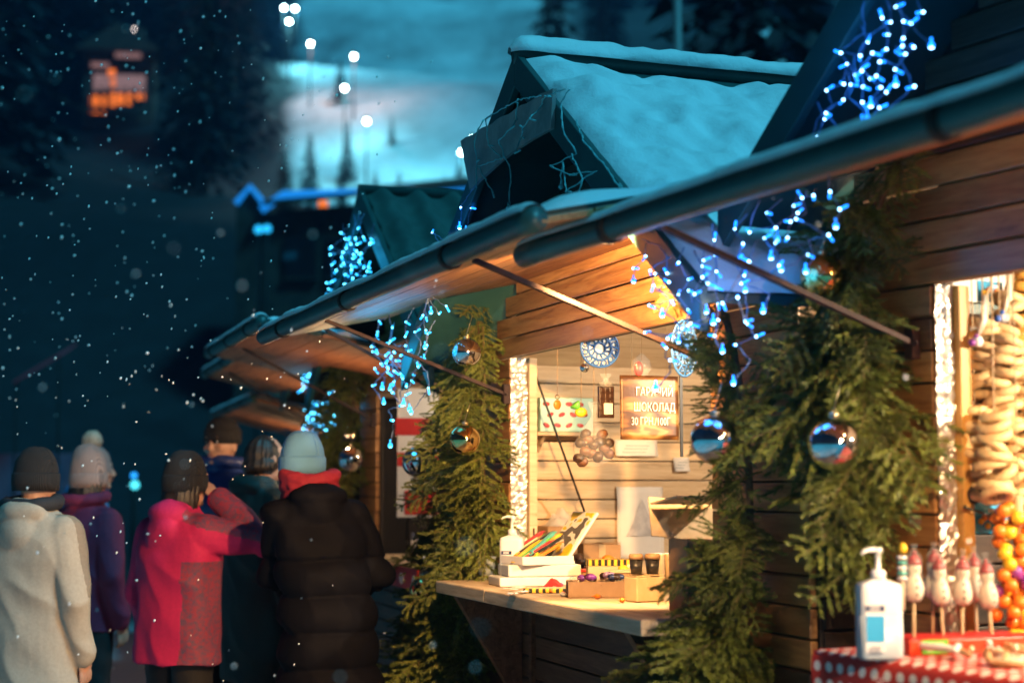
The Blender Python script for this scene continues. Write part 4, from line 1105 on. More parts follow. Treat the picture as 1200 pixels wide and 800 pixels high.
for i in range(14):
    b = MB(); b.ball((0, 0, 0), (rg.uniform(.016, .024), rg.uniform(.014, .02), .013), 10)
    b.build('sweet', M[['choc', 'purple', 'choc', 'lilac', 'navy'][i % 5]], t, (rg.uniform(-.08, .09), rg.uniform(-.04, .04), .066 + rg.uniform(0, .012)), (0, 0, rg.uniform(0, 3)))
x, y = top(fB, 716, 686, CT)
t = at_local(fB, 'striped_box', x, y, CT, 'kraft box with a black and yellow striped edge behind the open tray', 'box', R(72))
b = MB(); b.box((0, 0, .04), (.19, .09, .08)); b.build('carton', M['kraft_light'], t, bevel=.003)
b = MB(); b.box((.0, -.0, .093), (.194, .094, .024)); b.build('striped_band', M['hazard'], t)
for i, (px, py, mt, lab) in enumerate([(648, 690, 'red', 'red sweet packet beside the striped bar'), (653, 684, 'purple', 'purple sweet packet left of the open tray'), (646, 681, 'lilac', 'pale lilac sweet packet behind the striped bar'), (662, 680, 'yellow', 'small yellow sweet packet among the sweets')]):
    x, y = top(fB, px, py, CT); t = at_local(fB, 'sweet_packet', x, y, CT, lab, 'packet', rg.uniform(0, 3))
    b = MB(); b.grid(lambda u, v: ((u - .5) * .10, (v - .5) * .07, .012 + .030 * math.sin(PI * u) * math.sin(PI * v) + .006 * nz(u * 4, v * 4, i)), 12, 10); b.build('wrapper', M[mt], t)
    b = MB(); b.box((0, 0, .045), (.03, .03, .001)); b.build('label', M['paper'], t)
# heaps at the back of the counter
def heap(name, px, py, z, n, sx, sy, h, r, mts, label, cat, piece):
    x, y = top(fB, px, py, z); t = at_local(fB, name, x, y, z, label, cat, R(80))
    b = MB(); b.box((0, 0, .02), (sx * 2.1, sy * 2.1, .04)); b.build('dish', M['kraft'], t, bevel=.004)
    for i in range(n):
        b = MB(); rr = r * rg.uniform(.7, 1.2); b.ball((0, 0, 0), (rr * rg.uniform(.8, 1.5), rr, rr * .8), 8)
        b.build(piece, M[mts[i % len(mts)]], t, (rg.uniform(-sx, sx), rg.uniform(-sy, sy), .045 + rg.random() ** 2 * h), (rg.uniform(-.5, .5), rg.uniform(-.5, .5), rg.uniform(0, 3)))
heap('chocolate_heap', 676, 678, CT, 34, .06, .11, .05, .018, ['choc', 'choc_milk', 'choc'], 'heap of dark chocolate lumps behind the display', 'sweets', 'chocolate')
heap('cookie_heap', 706, 680, CT, 22, .05, .09, .05, .020, ['ginger', 'cream', 'ginger', 'orange'], 'heap of gingerbread cookies behind the open tray', 'cookies', 'cookie')
heap('cookie_heap', 740, 688, CT, 16, .05, .07, .03, .018, ['cream', 'kraft_light', 'yellow'], 'low heap of pale cookies near the black cups', 'cookies', 'cookie')
def carton(fr, px, py, z, w, d, h, label, mt, yaw, tape=True):
    x, y = top(fr, px, py, z); t = at_local(fr, 'carton_box', x, y, z, label, 'box', yaw)
    b = MB(); b.box((0, 0, h / 2), (w, d, h)); b.build('carton', M[mt], t, bevel=.004)
    b = MB(); b.box((0, -d * .25, h + .002), (w * 1.0, d * .48, .003)); b.box((0, d * .25, h + .005), (w, d * .48, .003)); b.build('flap', M[mt], t)
    if tape: b = MB(); b.box((w / 2 + .001, 0, h * .8), (.002, .03, h * .4)); b.build('tape', M['kraft_light'], t)
    return t
carton(fB, 655, 672, CT, .14, .19, .21, 'square brown carton standing behind the chocolate display', 'kraft', R(8))
carton(fB, 702, 675, CT, .10, .17, .14, 'low brown carton against the pale wall', 'kraft', R(-6))
x, y = top(fB, 650, 672, CT)
t = at_local(fB, 'plastic_bag', x, y + .03, CT + .213, 'crumpled clear bag on top of the square brown carton', 'bag')
b = MB(); b.grid(lambda u, v: ((u - .5) * .12, (v - .5) * .14, .07 * math.sin(PI * u) * math.sin(PI * v) * (1 + .8 * nz(u * 5, v * 5))), 14, 14, smooth=False); b.build('film', mat('cloudy_film', (.8, .8, .8), .3, 0, Alpha=.45), t)
# tall kraft boxes at the near end
x, y = top(fB, 803, 716, CT)
t = at_local(fB, 'kraft_gift_box', x, y + .05, CT, 'tall kraft box with a printed black cup and its pale lid open', 'box', R(4))
b = MB(); b.box((0, 0, .115), (.12, .155, .23)); b.build('carton', M['kraft'], t, bevel=.003)
b = MB(); b.prism([(.0608, -.033, .205), (.0608, .033, .205), (.0608, .022, .10), (.0608, -.022, .10)], (.0012, 0, 0)); b.box((.0616, 0, .211), (.0014, .076, .010)); b.build('cup_print', M['black'], t)
b = MB(); b.tube([(.0635, -.014, .128), (.0635, -.006, .122), (.0635, .002, .126), (.0635, .012, .121), (.0635, .016, .128)], .0016, 5); b.tube([(.0635, -.010, .116), (.0635, .010, .115)], .001, 5); b.build('cup_mark', M['paper'], t)
lq = Matrix.Rotation(R(52), 3, 'Y')
b = MB(); b.box((-.055, -.03, .29), (.006, .23, .13), 0, Matrix.Rotation(R(-18), 3, 'Y') @ Matrix.Rotation(R(-5), 3, 'X')); b.box((.03, -.03, .352), (.17, .23, .006), 0, Matrix.Rotation(R(-8), 3, 'Y')); b.build('lid', M['kraft_light'], t)
carton(fB, 755, 704, CT, .08, .115, .085, 'small pale kraft pack under the two black cups', 'kraft_light', R(10))
x0, y0 = top(fB, 755, 704, CT)
def cup(dx, dy, z, r, h, mt, rim, label, grp=None):
    t = at_local(fB, 'paper_cup', x0 + dx, y0 + dy, z, label, 'cup', 0, grp)
    b = MB(); b.lathe([(r * .78, 0), (r, h), (r * .95, h - .004), (r * .92, h - .006)], 20); b.build('cup', M[mt], t)
    b = MB(); b.lathe([(r * 1.06, h - .004), (r * 1.08, h + .008), (r * .9, h + .014), (.001, h + .014)], 20); b.build('lid', M[rim], t)
cup(.0, -.03, CT + .093, .024, .055, 'black', 'kraft', 'left black paper cup on the small kraft pack')
cup(.0, .032, CT + .093, .026, .055, 'black', 'kraft', 'right black paper cup on the small kraft pack')
x, y = top(fB, 772, 690, CT)
b = None
for i, (dx, lab) in enumerate([(0, 'left of the two small kraft cups behind the black cups'), (.05, 'right of the two small kraft cups behind the black cups')]):
    t = at_local(fB, 'paper_cup', x, y + dx, CT, lab, 'cup')
    b = MB(); b.lathe([(.018, 0), (.024, .13), (.026, .135), (.02, .135)], 18); b.build('cup', M['kraft_light'], t)
    b = MB(); b.torus((0, 0, .135), .024, .002, 18, 6); b.build('rim', M['paper'], t)

# things on the pale wall
WX = -.392
def wall_pt(px, py, x=WX): return fB.side(px, py, x)
p = wall_pt(749, 612)
t = empty('poster', fB.w(p.x, p.y, p.z), fB.rz, 'white sheet with a grey mountain drawing leaning on the pale wall', 'poster')
b = MB(); b.grid(lambda u, v: (.02 + .01 * nz(u * 2, v * 2) - .012 * v, (u - .5) * .235, (v - .5) * .33), 10, 12); o = b.build('sheet', M['paper'], t); solidify(o, .001)
b = MB(); b.grid(lambda u, v: (.026 - .012 * (.3 + v * .45 * (1 - abs(u - .55))) + .010 * nz(u * 2, v), (u - .5) * .17, -.06 + .17 * v * max(0, 1 - abs(u - .55) * 2.1)), 20, 6); b.build('mountain_print', mottled('grey_wash', (0.42, 0.42, 0.46), (0.66, 0.65, 0.66), 18, .8), t)
for px, py, w, h, lab in [(744, 525, .215, .075, 'wide white paper strip pinned under the hot chocolate sign'), (797, 544, .08, .065, 'small white paper pinned low right of the hot chocolate sign')]:
    p = wall_pt(px, py); t = empty('paper_note', fB.w(p.x + .012, p.y, p.z), fB.rz, lab, 'paper')
    b = MB(); b.grid(lambda u, v: (.012 * math.sin(u * PI) + .016 * (1 - v) ** 2, (u - .5) * w, (v - .5) * h), 10, 6); o = b.build('sheet', M['paper'], t); solidify(o, .001)
    b = MB()
    for k in range(3): b.box((.019 + .003 * k, -.01 * k, h * (.15 - .2 * k)), (.001, w * .55, .003))
    b.build('handwriting', M['grey'], t)
p = wall_pt(655, 507)
t = empty('wall_shelf', fB.w(WX, p.y, p.z), fB.rz, 'narrow wooden shelf on the pale wall', 'shelf')
b = MB(); b.box((.06, .02, -.008), (.12, .34, .016)); b.build('board', M['pale'], t, bevel=.002)
for yy in (-.11, .14):
    b = MB(); b.prism([(.002, yy, -.017), (.09, yy, -.017), (.002, yy, -.09)], (0, .012, 0)); b.build('bracket', M['pale'], t)
t = empty('gift_tin', fB.w(WX + .06, p.y - .0, p.z + .001), fB.rz, 'mint green box with red chilli shapes on the wall shelf', 'box')
b = MB(); b.box((0, .0, .078), (.08, .26, .155)); b.build('carton', M['mint'], t, bevel=.004)
for k in range(12):
    yy, zz_ = -.10 + .055 * (k % 4) + .02 * (k // 4 % 2), .03 + .048 * (k // 4)
    b = MB(); b.ball((0, 0, 0), (.0015, .018, .010), 8); b.build('chilli_print', M['red'], t, (.0405, yy, zz_), (rg.uniform(-.5, .5), 0, 0))
a0, a1 = fB.front(628, 441, .10), fB.front(686, 602, .42)
t = empty('black_rod', fB.w(*a0), fB.rz, 'thin black rod leaning across the lit stall wall', 'rod')
b = MB(); b.tube([(0, 0, 0), a1 - a0], .005, 8); b.build('shaft', M['black'], t)
b = MB(); b.ball((0, 0, 0), .008, 8); b.build('tip', M['black'], t)
# hot chocolate sign
p = fB.side(761.5, 477.5, .85)
sg = empty('hot_chocolate_sign', fB.w(p.x, p.y, p.z), fB.rz, 'brown swirled sign with white lettering for hot chocolate', 'sign')
m = mat('swirled_chocolate_print', (0.5, 0.3, 0.1), .4)
v = coords(m, (1, 1, 1), rand=False)
w = N(m, 'ShaderNodeTexWave'); w.inputs['Scale'].default_value = 3.4; w.inputs['Distortion'].default_value = 9; w.inputs['Detail'].default_value = 2.5; w.inputs['Detail Scale'].default_value = .9
mp = N(m, 'ShaderNodeMapping'); mp.inputs['Scale'].default_value = (2, 1.6, 5); mp.inputs['Rotation'].default_value = (.35, 0, 0); L(m, v, mp.inputs[0]); L(m, mp.outputs[0], w.inputs[0])
L(m, ramp(m, w.outputs['Fac'], [(0.05, (0.06, 0.022, 0.005)), (0.4, (0.15, 0.065, 0.014)), (0.8, (0.22, 0.105, 0.026)), (1.0, (0.36, 0.22, 0.08))]), bsdf(m).inputs['Base Color'])
SW = 71 / FPX * fB.w(*p).y; SH = 75 / FPX * fB.w(*p).y
SW *= 1.06
b = MB(); b.grid(lambda u, v: (.004 * math.sin(u * 5) - .004 * v, (u - .5) * SW, (v - .5) * SH), 16, 12); o = b.build('panel', m, sg); solidify(o, .002)
ROT = (PI / 2, 0, PI / 2)
text_part('ГАРЯЧИЙ', .046, M['paper'], sg, (.006, .018, SH * .24), ROT, .74)
text_part('ШОКОЛАД', .046, M['paper'], sg, (.006, .018, SH * .0), ROT, .72)
text_part('30 ГРН./100Г', .042, M['paper'], sg, (.006, .002, -SH * .22), ROT, .68)
b = MB()
for s in (-.3, .3): b.tube([(0, s * SW, SH / 2), (0, s * SW, 2.36 - p.z)], .0012, 4)
b.build('thread', M['kraft_light'], sg)
# hanging sweets and ornaments
def hung(name, px, py, x, label, cat):
    p = fB.side(px, py, x); t = empty(name, fB.w(p.x, p.y, p.z), fB.rz, label, cat)
    b = MB(); b.tube([(0, 0, .02), (.002, .002, 2.37 - p.z)], .0011, 4); b.build('thread', M['kraft'], t)
    return t, fB.w(p.x, p.y, p.z).y / FPX
t, k = hung('chocolate_packet', 710, 471, .75, 'dark chocolate slab in clear film hanging left of the sign', 'packet')
b = MB(); b.box((0, 0, 0), (.02, 19 * k, 37 * k))
for i in range(3):
    for j in range(5): b.box((.011, (i - 1) * 5.8 * k, (j - 2) * 7 * k), (.006, 5 * k, 6 * k))
b.build('slab', M['choc'], t, bevel=.002)
b = MB(); b.box((.016, 1 * k, -8 * k), (.002, 11 * k, 13 * k)); b.build('label', M['paper'], t)
b = MB(); b.lathe([(.022, .05), (.03, .075), (.010, .085), (.026, .11)], 10); b.ball((0, 0, .085), .012, 8); b.build('film', M['clear'], t)
t, k = hung('chocolate_bag', 696, 523, .75, 'clear bag of brown chocolate lumps hanging lowest in the window', 'bag')
for i, (dy, dz) in enumerate([(-16, 4), (-12, -6), (-19, -14), (-8, 8), (0, 2), (-3, -8), (8, 6), (13, -2), (18, 4), (20, -8), (4, -12), (-14, -18), (-10, 14), (10, 14)]):
    b = MB(); b.ball((0, 0, 0), (.024, 6.5 * k, 7.5 * k), 9); b.build('chocolate', M['choc_milk' if i % 2 else 'choc'], t, (rg.uniform(-.01, .01), dy * k, dz * k), (rg.uniform(0, 3), 0, 0))
b = MB(); b.lathe([(.02 * 1, -24 * k), (25 * k, -14 * k), (25 * k, 4 * k), (14 * k, 22 * k), (4 * k, 34 * k), (3 * k, 38 * k), (8 * k, 52 * k)], 14, mat=Matrix.Diagonal((.5, 1, 1))); b.build('film', M['clear'], t)
t, k = hung('sweet_packet', 681, 483, .7, 'yellow green wrapped sweet hanging left of the chocolate slab', 'packet')
b = MB(); b.ball((0, 0, 0), (.015, 8 * k, 6 * k), 10); b.build('sweet', M['yellow'], t)
b = MB(); b.lathe([(1 * k, 3 * k), (7 * k, 12 * k), (6 * k, 13 * k)], 8, mat=Matrix.Rotation(.7, 3, 'X')); b.build('twist', M['green'], t)
t, k = hung('tag_ornament', 653, 474, .5, 'small orange tag on a string in front of the mint box', 'ornament')
b = MB(); b.ball((0, 0, 0), (.006, 5 * k, 6 * k), 10); b.build('tag', M['orange'], t)
b = MB(); b.torus((0, 0, 9 * k), 2.5 * k, .5 * k, 10, 5, 0, Matrix.Rotation(PI / 2, 3, 'Y')); b.build('ring', M['gold'], t)
t, k = hung('small_bauble', 685, 431, .8, 'small silver ball under the round blue lattice ornament', 'bauble')
b = MB(); b.ball((0, 0, 0), 5.5 * k, 16); b.build('globe', M['silver'], t)
b = MB(); b.lathe([(1.4 * k, 5.2 * k), (1.4 * k, 7 * k), (.5 * k, 7.4 * k)], 8); b.build('cap', M['cap'], t)
M['lace_blue'] = mat('blue_painted_wood', (0.02, 0.10, 0.32), .5)
def lattice(t, w, h, x=0.0):
    b = MB(); n = 40
    for s in (1, .62, .3):
        b.tube([(x, w * s * math.cos(2 * PI * i / n), h * s * math.sin(2 * PI * i / n)) for i in range(n + 1)], .0045, 6)
    b.build('ring', M['lace_blue'], t)
    for i in range(12):
        a = 2 * PI * i / 12; c_, s_ = math.cos(a), math.sin(a)
        b = MB(); b.tube([(x, w * .3 * c_, h * .3 * s_), (x, w * .6 * math.cos(a + .25), h * .6 * math.sin(a + .25)), (x, w * .98 * c_, h * .98 * s_)], .004, 5)
        b.torus((x, w * .8 * math.cos(a + .26), h * .8 * math.sin(a + .26)), w * .13, .003, 10, 5, 0, Matrix.Rotation(PI / 2, 3, 'Y')); b.build('scroll', M['lace_blue'], t)
t, k = hung('lattice_ornament', 703, 408, .8, 'round blue and white lattice ornament under the window top', 'ornament')
lattice(t, 24 * k, 22 * k)
b = MB(); b.lathe([(22 * k, -.002), (22 * k, .002)], 30, mat=Matrix.Rotation(PI / 2, 3, 'Y')); b.build('disc', M['paper'], t, (-.006, 0, 0))
t, k = hung('lattice_ornament', 802, 408, 1.7, 'oval dark blue lattice ornament by the right garland', 'ornament')
lattice(t, 16 * k, 33 * k)
b = MB(); b.prism([(0, 7 * k * math.cos(2 * PI * i / 16), 12 * k * math.sin(2 * PI * i / 16)) for i in range(16)], (.004, 0, 0)); b.build('disc', M['blue'], t)
t, k = hung('sweet_packet', 752, 428, .85, 'red and clear sweet packet hanging above the sign', 'packet')
b = MB(); b.ball((0, -4 * k, -4 * k), (.012, 6 * k, 9 * k), 10); b.build('sweet', M['red'], t)
b = MB(); b.lathe([(7 * k, -12 * k), (13 * k, -4 * k), (11 * k, 6 * k), (2 * k, 14 * k)], 12, mat=Matrix.Diagonal((.4, 1, 1))); b.build('film', M['clear'], t)
for px, py0, py1, lab in [(798, 440, 535, 'dark narrow hanging strap right of the hot chocolate sign')]:
    a0, a1 = fB.side(px, py0, .6), fB.side(px, py1, .6)
    t = empty('strap', fB.w(*a0), fB.rz, lab, 'strap')
    b = MB(); b.box((0, 0, (a1.z - a0.z) / 2), (.006, .012, a0.z - a1.z)); b.build('band', M['black'], t)
    b = MB(); b.torus((0, 0, .01), .01, .002, 10, 5, 0, Matrix.Rotation(PI / 2, 3, 'Y')); b.build('ring', M['black'], t)
# small wrapped sweets scattered over the counter
small = []
for c_ in ('red', 'orange', 'yellow', 'green', 'purple', 'paper', 'choc', 'lilac'):
    b = MB(); b.ball((0, 0, 0), (.016, .010, .009), 10); me_s = b.mesh('sweet', M[c_])
    b = MB(); b.add([(.013, 0, 0), (.028, -.010, .004), (.028, .010, -.002)], [(0, 1, 2)]); b.add([(-.013, 0, 0), (-.028, .010, .004), (-.028, -.010, -.002)], [(0, 1, 2)]); small.append((c_, me_s, b.mesh('twist', M[c_])))
for i in range(26):
    px = rg.uniform(640, 742); py = 690 + (px - 640) * .14 + rg.uniform(-16, 8)
    x, y = top(fB, px, py, CT); c_, m1, m2 = small[i % 8]
    t = at_local(fB, 'wrapped_sweet', x, y, CT + .009, 'small %s wrapped sweet lying among the goods on the middle counter' % {'paper': 'white', 'choc': 'brown'}.get(c_, c_), 'sweet', rg.uniform(0, 6), 'loose wrapped sweets on the middle counter')
    link('sweet', m1, t); link('twist', m2, t)
# flat stacks of wrapped bars and a few jars fill the middle of the counter
def bar_stack(px, py, n, cs, label, yaw):
    x, y = top(fB, px, py, CT); t = at_local(fB, 'bar_stack', x, y, CT, label, 'chocolate bars', yaw)
    for i in range(n):
        b = MB(); b.box((0, 0, 0), (.15, .07, .011)); b.build('bar', M[cs[i % len(cs)]], t, (rg.uniform(-.008, .008), rg.uniform(-.008, .008), .006 + .0125 * i), (0, 0, rg.uniform(-.12, .12)), bevel=.002)
bar_stack(668, 684, 5, ['kraft', 'choc', 'yellow', 'kraft', 'red'], 'stack of wrapped chocolate bars right of the display box', R(70))
bar_stack(690, 682, 4, ['teal', 'kraft_light', 'orange', 'paper'], 'stack of coloured bars behind the open kraft tray', R(95))
bar_stack(728, 690, 6, ['choc', 'kraft', 'kraft_light'], 'stack of brown bars left of the two black cups', R(60))
for i, (px, py, cc, lab) in enumerate([(637, 680, 'orange', 'small jar of orange sweets behind the striped bar'), (652, 676, 'choc_milk', 'small jar of brown sweets near the chocolate heap')]):
    x, y = top(fB, px, py, CT); t = at_local(fB, 'sweet_jar', x, y, CT, lab, 'jar')
    b = MB(); b.lathe([(.026, 0), (.030, .006), (.030, .055), (.024, .062)], 18); b.build('glass', M['clear'], t)
    b = MB(); b.lathe([(.024, .004), (.027, .01), (.027, .045), (.001, .05)], 16); b.build('filling', M[cc], t)
    b = MB(); b.lathe([(.027, .060), (.027, .074), (.001, .075)], 18); b.build('lid', M['gold'], t)
# ------------------------------------------------------------------ goods on the nearest stall
CA = 1.12
M['cloth_red'] = None
m = mat('red_dotted_cloth', (0.5, 0.03, 0.02), 0.8)
tc = N(m, 'ShaderNodeTexCoord'); mp = N(m, 'ShaderNodeMapping'); mp.inputs['Scale'].default_value = (1 / .044, 1 / .044, 1 / .044); L(m, tc.outputs['UV'], mp.inputs[0])
fr_ = N(m, 'ShaderNodeVectorMath', operation='FRACTION'); L(m, mp.outputs[0], fr_.inputs[0])
ds_ = N(m, 'ShaderNodeVectorMath', operation='DISTANCE'); ds_.inputs[1].default_value = (.5, .5, 0); L(m, fr_.outputs[0], ds_.inputs[0])
L(m, ramp(m, ds_.outputs['Value'], [(0.0, (0.8, 0.76, 0.7)), (0.27, (0.8, 0.76, 0.7)), (0.31, (0.50, 0.03, 0.02))], 'LINEAR'), bsdf(m).inputs['Base Color'])
M['cloth_red'] = m
b = MB(); b.box((1.30, .06, CA - .03), (2.7, .86, .05)); b.build('counter_board', M['counter'], sA, bevel=.005)
t = empty('tablecloth', fA.w(-.06, -.385, CA), fA.rz, 'red tablecloth with white dots on the counter of the nearest stall', 'tablecloth')
prof = [(-.0, -.10), (-.006, -.06), (-.004, -.015), (.004, -.0005), (.02, .0035), (.3, .0035), (.85, .0035)]
vs = []; uv = []; nx = 90
dist = [0]
for i in range(1, len(prof)): dist.append(dist[-1] + math.hypot(prof[i][0] - prof[i - 1][0], prof[i][1] - prof[i - 1][1]))
for i in range(nx + 1):
    x = 2.74 * i / nx
    for j, (yy, z) in enumerate(prof):
        wv = .008 * math.sin(x * 23) * (1 if j < 2 else 0) - (.02 if j < 2 else 0) * (nz(x * 2, 1) * .5)
        vs.append((x, yy - .004 + wv * .6, z + (wv * .3 if j == 0 else 0))); uv.append((x, dist[j]))
fs = [(i * len(prof) + j, (i + 1) * len(prof) + j, (i + 1) * len(prof) + j + 1, i * len(prof) + j + 1) for i in range(nx) for j in range(len(prof) - 1)]
me = bpy.data.meshes.new('tablecloth'); me.from_pydata(vs, [], fs); me.materials.append(M['cloth_red'])
ul = me.uv_layers.new(name='UVMap')
for l in me.loops: ul.data[l.index].uv = uv[l.vertex_index]
me.polygons.foreach_set('use_smooth', [True] * len(fs))
c_ = link('cloth', me, t)
b = MB(); b.grid(lambda u, v: (-.003 - .004 * math.sin(v * 20), .85 * v, -.10 * (1 - u) + .001), 4, 30); b.build('end_fold', M['red'], t)
foil_strip(sA, .0, CA, 2.085, .062, -.01, 3)
b = MB(); b.box((.012, .075, (CA + 2.085) / 2), (.045, .04, 2.085 - CA)); b.build('window_post', M['post'], sA, bevel=.003)
b = MB(); b.torus((.04, .09, 1.52), .022, .004, 10, 6, 0, Matrix.Rotation(PI / 2, 3, 'Y')); b.build('latch', M['rod'], sA)
b = MB(); b.grid(lambda u, v: (-.35 + .012 * abs(nz(u * 14, v * 12)) + .010 * nz(u * 40, v * 30), .04 + u * 2.05, .9 + v * 1.45), 110, 80, smooth=False)
m = mat('printed_foil', (0.75, 0.7, 0.66), 0.3, 0.85)
v = coords(m, rand=False); vo = N(m, 'ShaderNodeTexVoronoi'); vo.inputs['Scale'].default_value = 14; L(m, v, vo.inputs[0])
L(m, ramp(m, vo.outputs['Distance'], [(0.0, (0.5, 0.04, 0.04)), (0.16, (0.5, 0.06, 0.05)), (0.2, (0.80, 0.75, 0.70))]), bsdf(m).inputs['Base Color'])
b.build('foil_lining', m, sA)
pump_bottle(fA, 1031, 771, CA + .004, .104, .08, .268, 'large half full pump bottle of sanitizer on the red dotted cloth', R(62), True)
# red tray and snowman lollipops
x, y = top(fA, 1122, 762, CA + .004)
tr = at_local(fA, 'red_tray', x, y, CA + .004, 'shallow orange red tray holding the snowman lollipops', 'tray', R(80))
b = MB(); b.box((.02, 0, .004), (.42, .16, .008)); b.box((.02, -.078, .02), (.42, .006, .036)); b.box((.02, .078, .02), (.42, .006, .036)); b.box((-.187, 0, .02), (.006, .15, .036)); b.box((.227, 0, .02), (.006, .15, .036))
b.build('tray', mat('orange_red_plastic', (.62, .06, .02), .3), tr, bevel=.002)
b = MB(); b.box((-.12, -.0825, .022), (.075, .002, .034)); lb = b.build('label', M['green'], tr)
b = MB(); b.box((-.12, -.084, .022), (.05, .001, .02)); b.build('label_patch', M['cream'], lb)
b = MB(); b.box((.02, 0, .026), (.40, .14, .03)); b.build('foam', M['red'], tr)
x_tray = x
sb = MB(); sb.lathe([(.001, -.058), (.014, -.056), (.0215, -.042), (.0225, -.026), (.0175, -.006), (.0125, .003), (.0155, .012), (.0165, .024), (.012, .036), (.001, .042)], 20); body_me = sb.mesh('body', M['cream'])
m = mat('marshmallow', (0.80, 0.70, 0.55), 0.5); body_me.materials[0] = m
hb_ = MB(); hb_.lathe([(.0175, .027), (.0165, .034), (.011, .044), (.003, .052), (.001, .053)], 16); hb_.ball((.0, 0, .055), .005, 8); hat_me = hb_.mesh('hat', M['darkred'])
st = MB(); st.tube([(0, 0, -.056), (0, 0, -.19)], .0042, 8); stick_me = st.mesh('stick', M['kraft_light'])
bt = MB(); bt.ball((0, 0, 0), (.0035, .0035, .004), 8); but_me = bt.mesh('button', M['choc'])
ey = MB(); ey.ball((0, 0, 0), (.0016, .0016, .0018), 6); eye_me = ey.mesh('eye', M['black'])
ns = MB(); ns.lathe([(.0022, 0), (.0005, .007)], 6); nose_me = ns.mesh('nose', M['orange'])
fl_ = MB(); fl_.lathe([(.006, -.066), (.024, -.05), (.0245, -.02), (.019, .01), (.018, .045), (.004, .064), (.009, .075)], 12); film_me = fl_.mesh('film', M['clear'])
pops = [(1071, 675, 'narrow snowman lollipop at the left end of the red tray'), (1101, 680, 'snowman lollipop second from the left, standing apart'), (1128, 680, 'snowman lollipop in front at the middle of the row'), (1142, 676, 'snowman lollipop half hidden behind the middle one'), (1157, 684, 'snowman lollipop leaning at the right end, beside the candy balls'), (1094, 672, 'snowman lollipop mostly hidden behind the second from left')]
for i, (px, py, lab) in enumerate(pops):
    p = fA.side(px, py, fA.l(fA.w(x_tray, 0, 0)).x + [0, -.03, .0, -.05, .03, -.06][i])
    t = at_local(fA, 'snowman_lollipop', p.x, p.y, p.z, lab, 'lollipop', R(70) + rg.uniform(-.3, .3), 'snowman lollipops in the red tray')
    t.rotation_euler[1] = [.02, -.03, .03, -.02, -.08, .03][i]; t.rotation_euler[0] = rg.uniform(-.04, .04)
    k = 1.08
    t.scale = (k, k, k)
    link('body', body_me, t); link('hat', hat_me, t); link('stick', stick_me, t); link('film', film_me, t)
    for z in (-.040, -.024, -.008): link('button', but_me, t, (0, -.021 if z < -.01 else -.0165, z))
    for x_ in (-.006, .006): link('eye', eye_me, t, (x_, -.0155, .020))
    link('nose', nose_me, t, (0, -.016, .014), (PI / 2, 0, 0))
p = fA.side(1057, 668, x_tray)
t = at_local(fA, 'candy_cane', p.x, p.y, p.z, 'green and white twisted candy at the left of the snowman lollipops', 'candy', R(80))
b = MB(); b.tube([(0, 0, -.10), (0, 0, -.02), (.004, 0, .02)], .006, 8); b.build('stick', M['cream'], t)
for k in range(5): b = MB(); b.torus((0, 0, -.02 + k * .013), .008, .005, 10, 6); b.build('twist', M['teal' if k % 2 else 'paper'], t)
b = MB(); b.ball((.004, 0, .055), (.011, .011, .014), 10); b.build('knob', M['yellow'], t)
# wrapped sticks and cookies on the cloth
for i in range(12):
    px = 1090 + rg.uniform(0, 105); py = 752 + (px - 1090) * .14 + rg.uniform(-10, 14)
    x, y = top(fA, px, py, CA + .012)
    t = at_local(fA, 'wrapped_stick', x, y, CA + .017 + .006 * (i % 3), ['pale wrapped candy stick lying across the dotted cloth', 'golden wrapped wafer stick lying on the dotted cloth', 'white wrapped stick in shiny film on the dotted cloth'][i % 3], 'candy', R(70) + rg.uniform(-.5, .5), 'wrapped sticks lying on the dotted cloth')
    b = MB(); b.tube([(0, -.07, 0), (0, -.062, 0), (0, .062, 0), (0, .07, 0)], [.004, .009, .009, .004], 8); b.build('stick', [M['cream'], M['ginger'], M['plastic_white']][i % 3], t)
    b = MB(); b.add([(-.012, .07, .0), (.012, .07, .003), (.016, .10, .0), (-.016, .10, .002)], [(0, 1, 2, 3)]); b.build('film', M['clear'], t); b = MB(); b.add([(-.012, -.07, .0), (.012, -.07, .003), (.016, -.10, .0), (-.016, -.10, .002)], [(0, 1, 2, 3)]); b.build('film', M['clear'], t)
for px, py, r, mt, lab in [(1182, 778, .045, 'cream', 'white iced cookie at the lower right edge of the photo'), (1195, 762, .05, 'ginger', 'brown cookie behind the white iced one'), (1165, 766, .03, 'ginger', 'small cookie left of the brown one')]:
    x, y = top(fA, px, py, CA + .01); t = at_local(fA, 'cookie', x, y, CA + .006, lab, 'cookie', rg.uniform(0, 3))
    b = MB(); b.lathe([(r * .9, 0), (r, .006), (r * .93, .013), (.001, .014)], 22); b.build('base', M['ginger'], t)
    b = MB(); b.lathe([(r * .85, .0135), (r * .8, .018), (.001, .019)], 22); b.build('icing', M[mt], t)
    for k in range(5): b = MB(); b.ball((r * .5 * math.cos(k * 1.25), r * .5 * math.sin(k * 1.25), .0195), .004, 6); b.build('sprinkle', M['paper'], t)
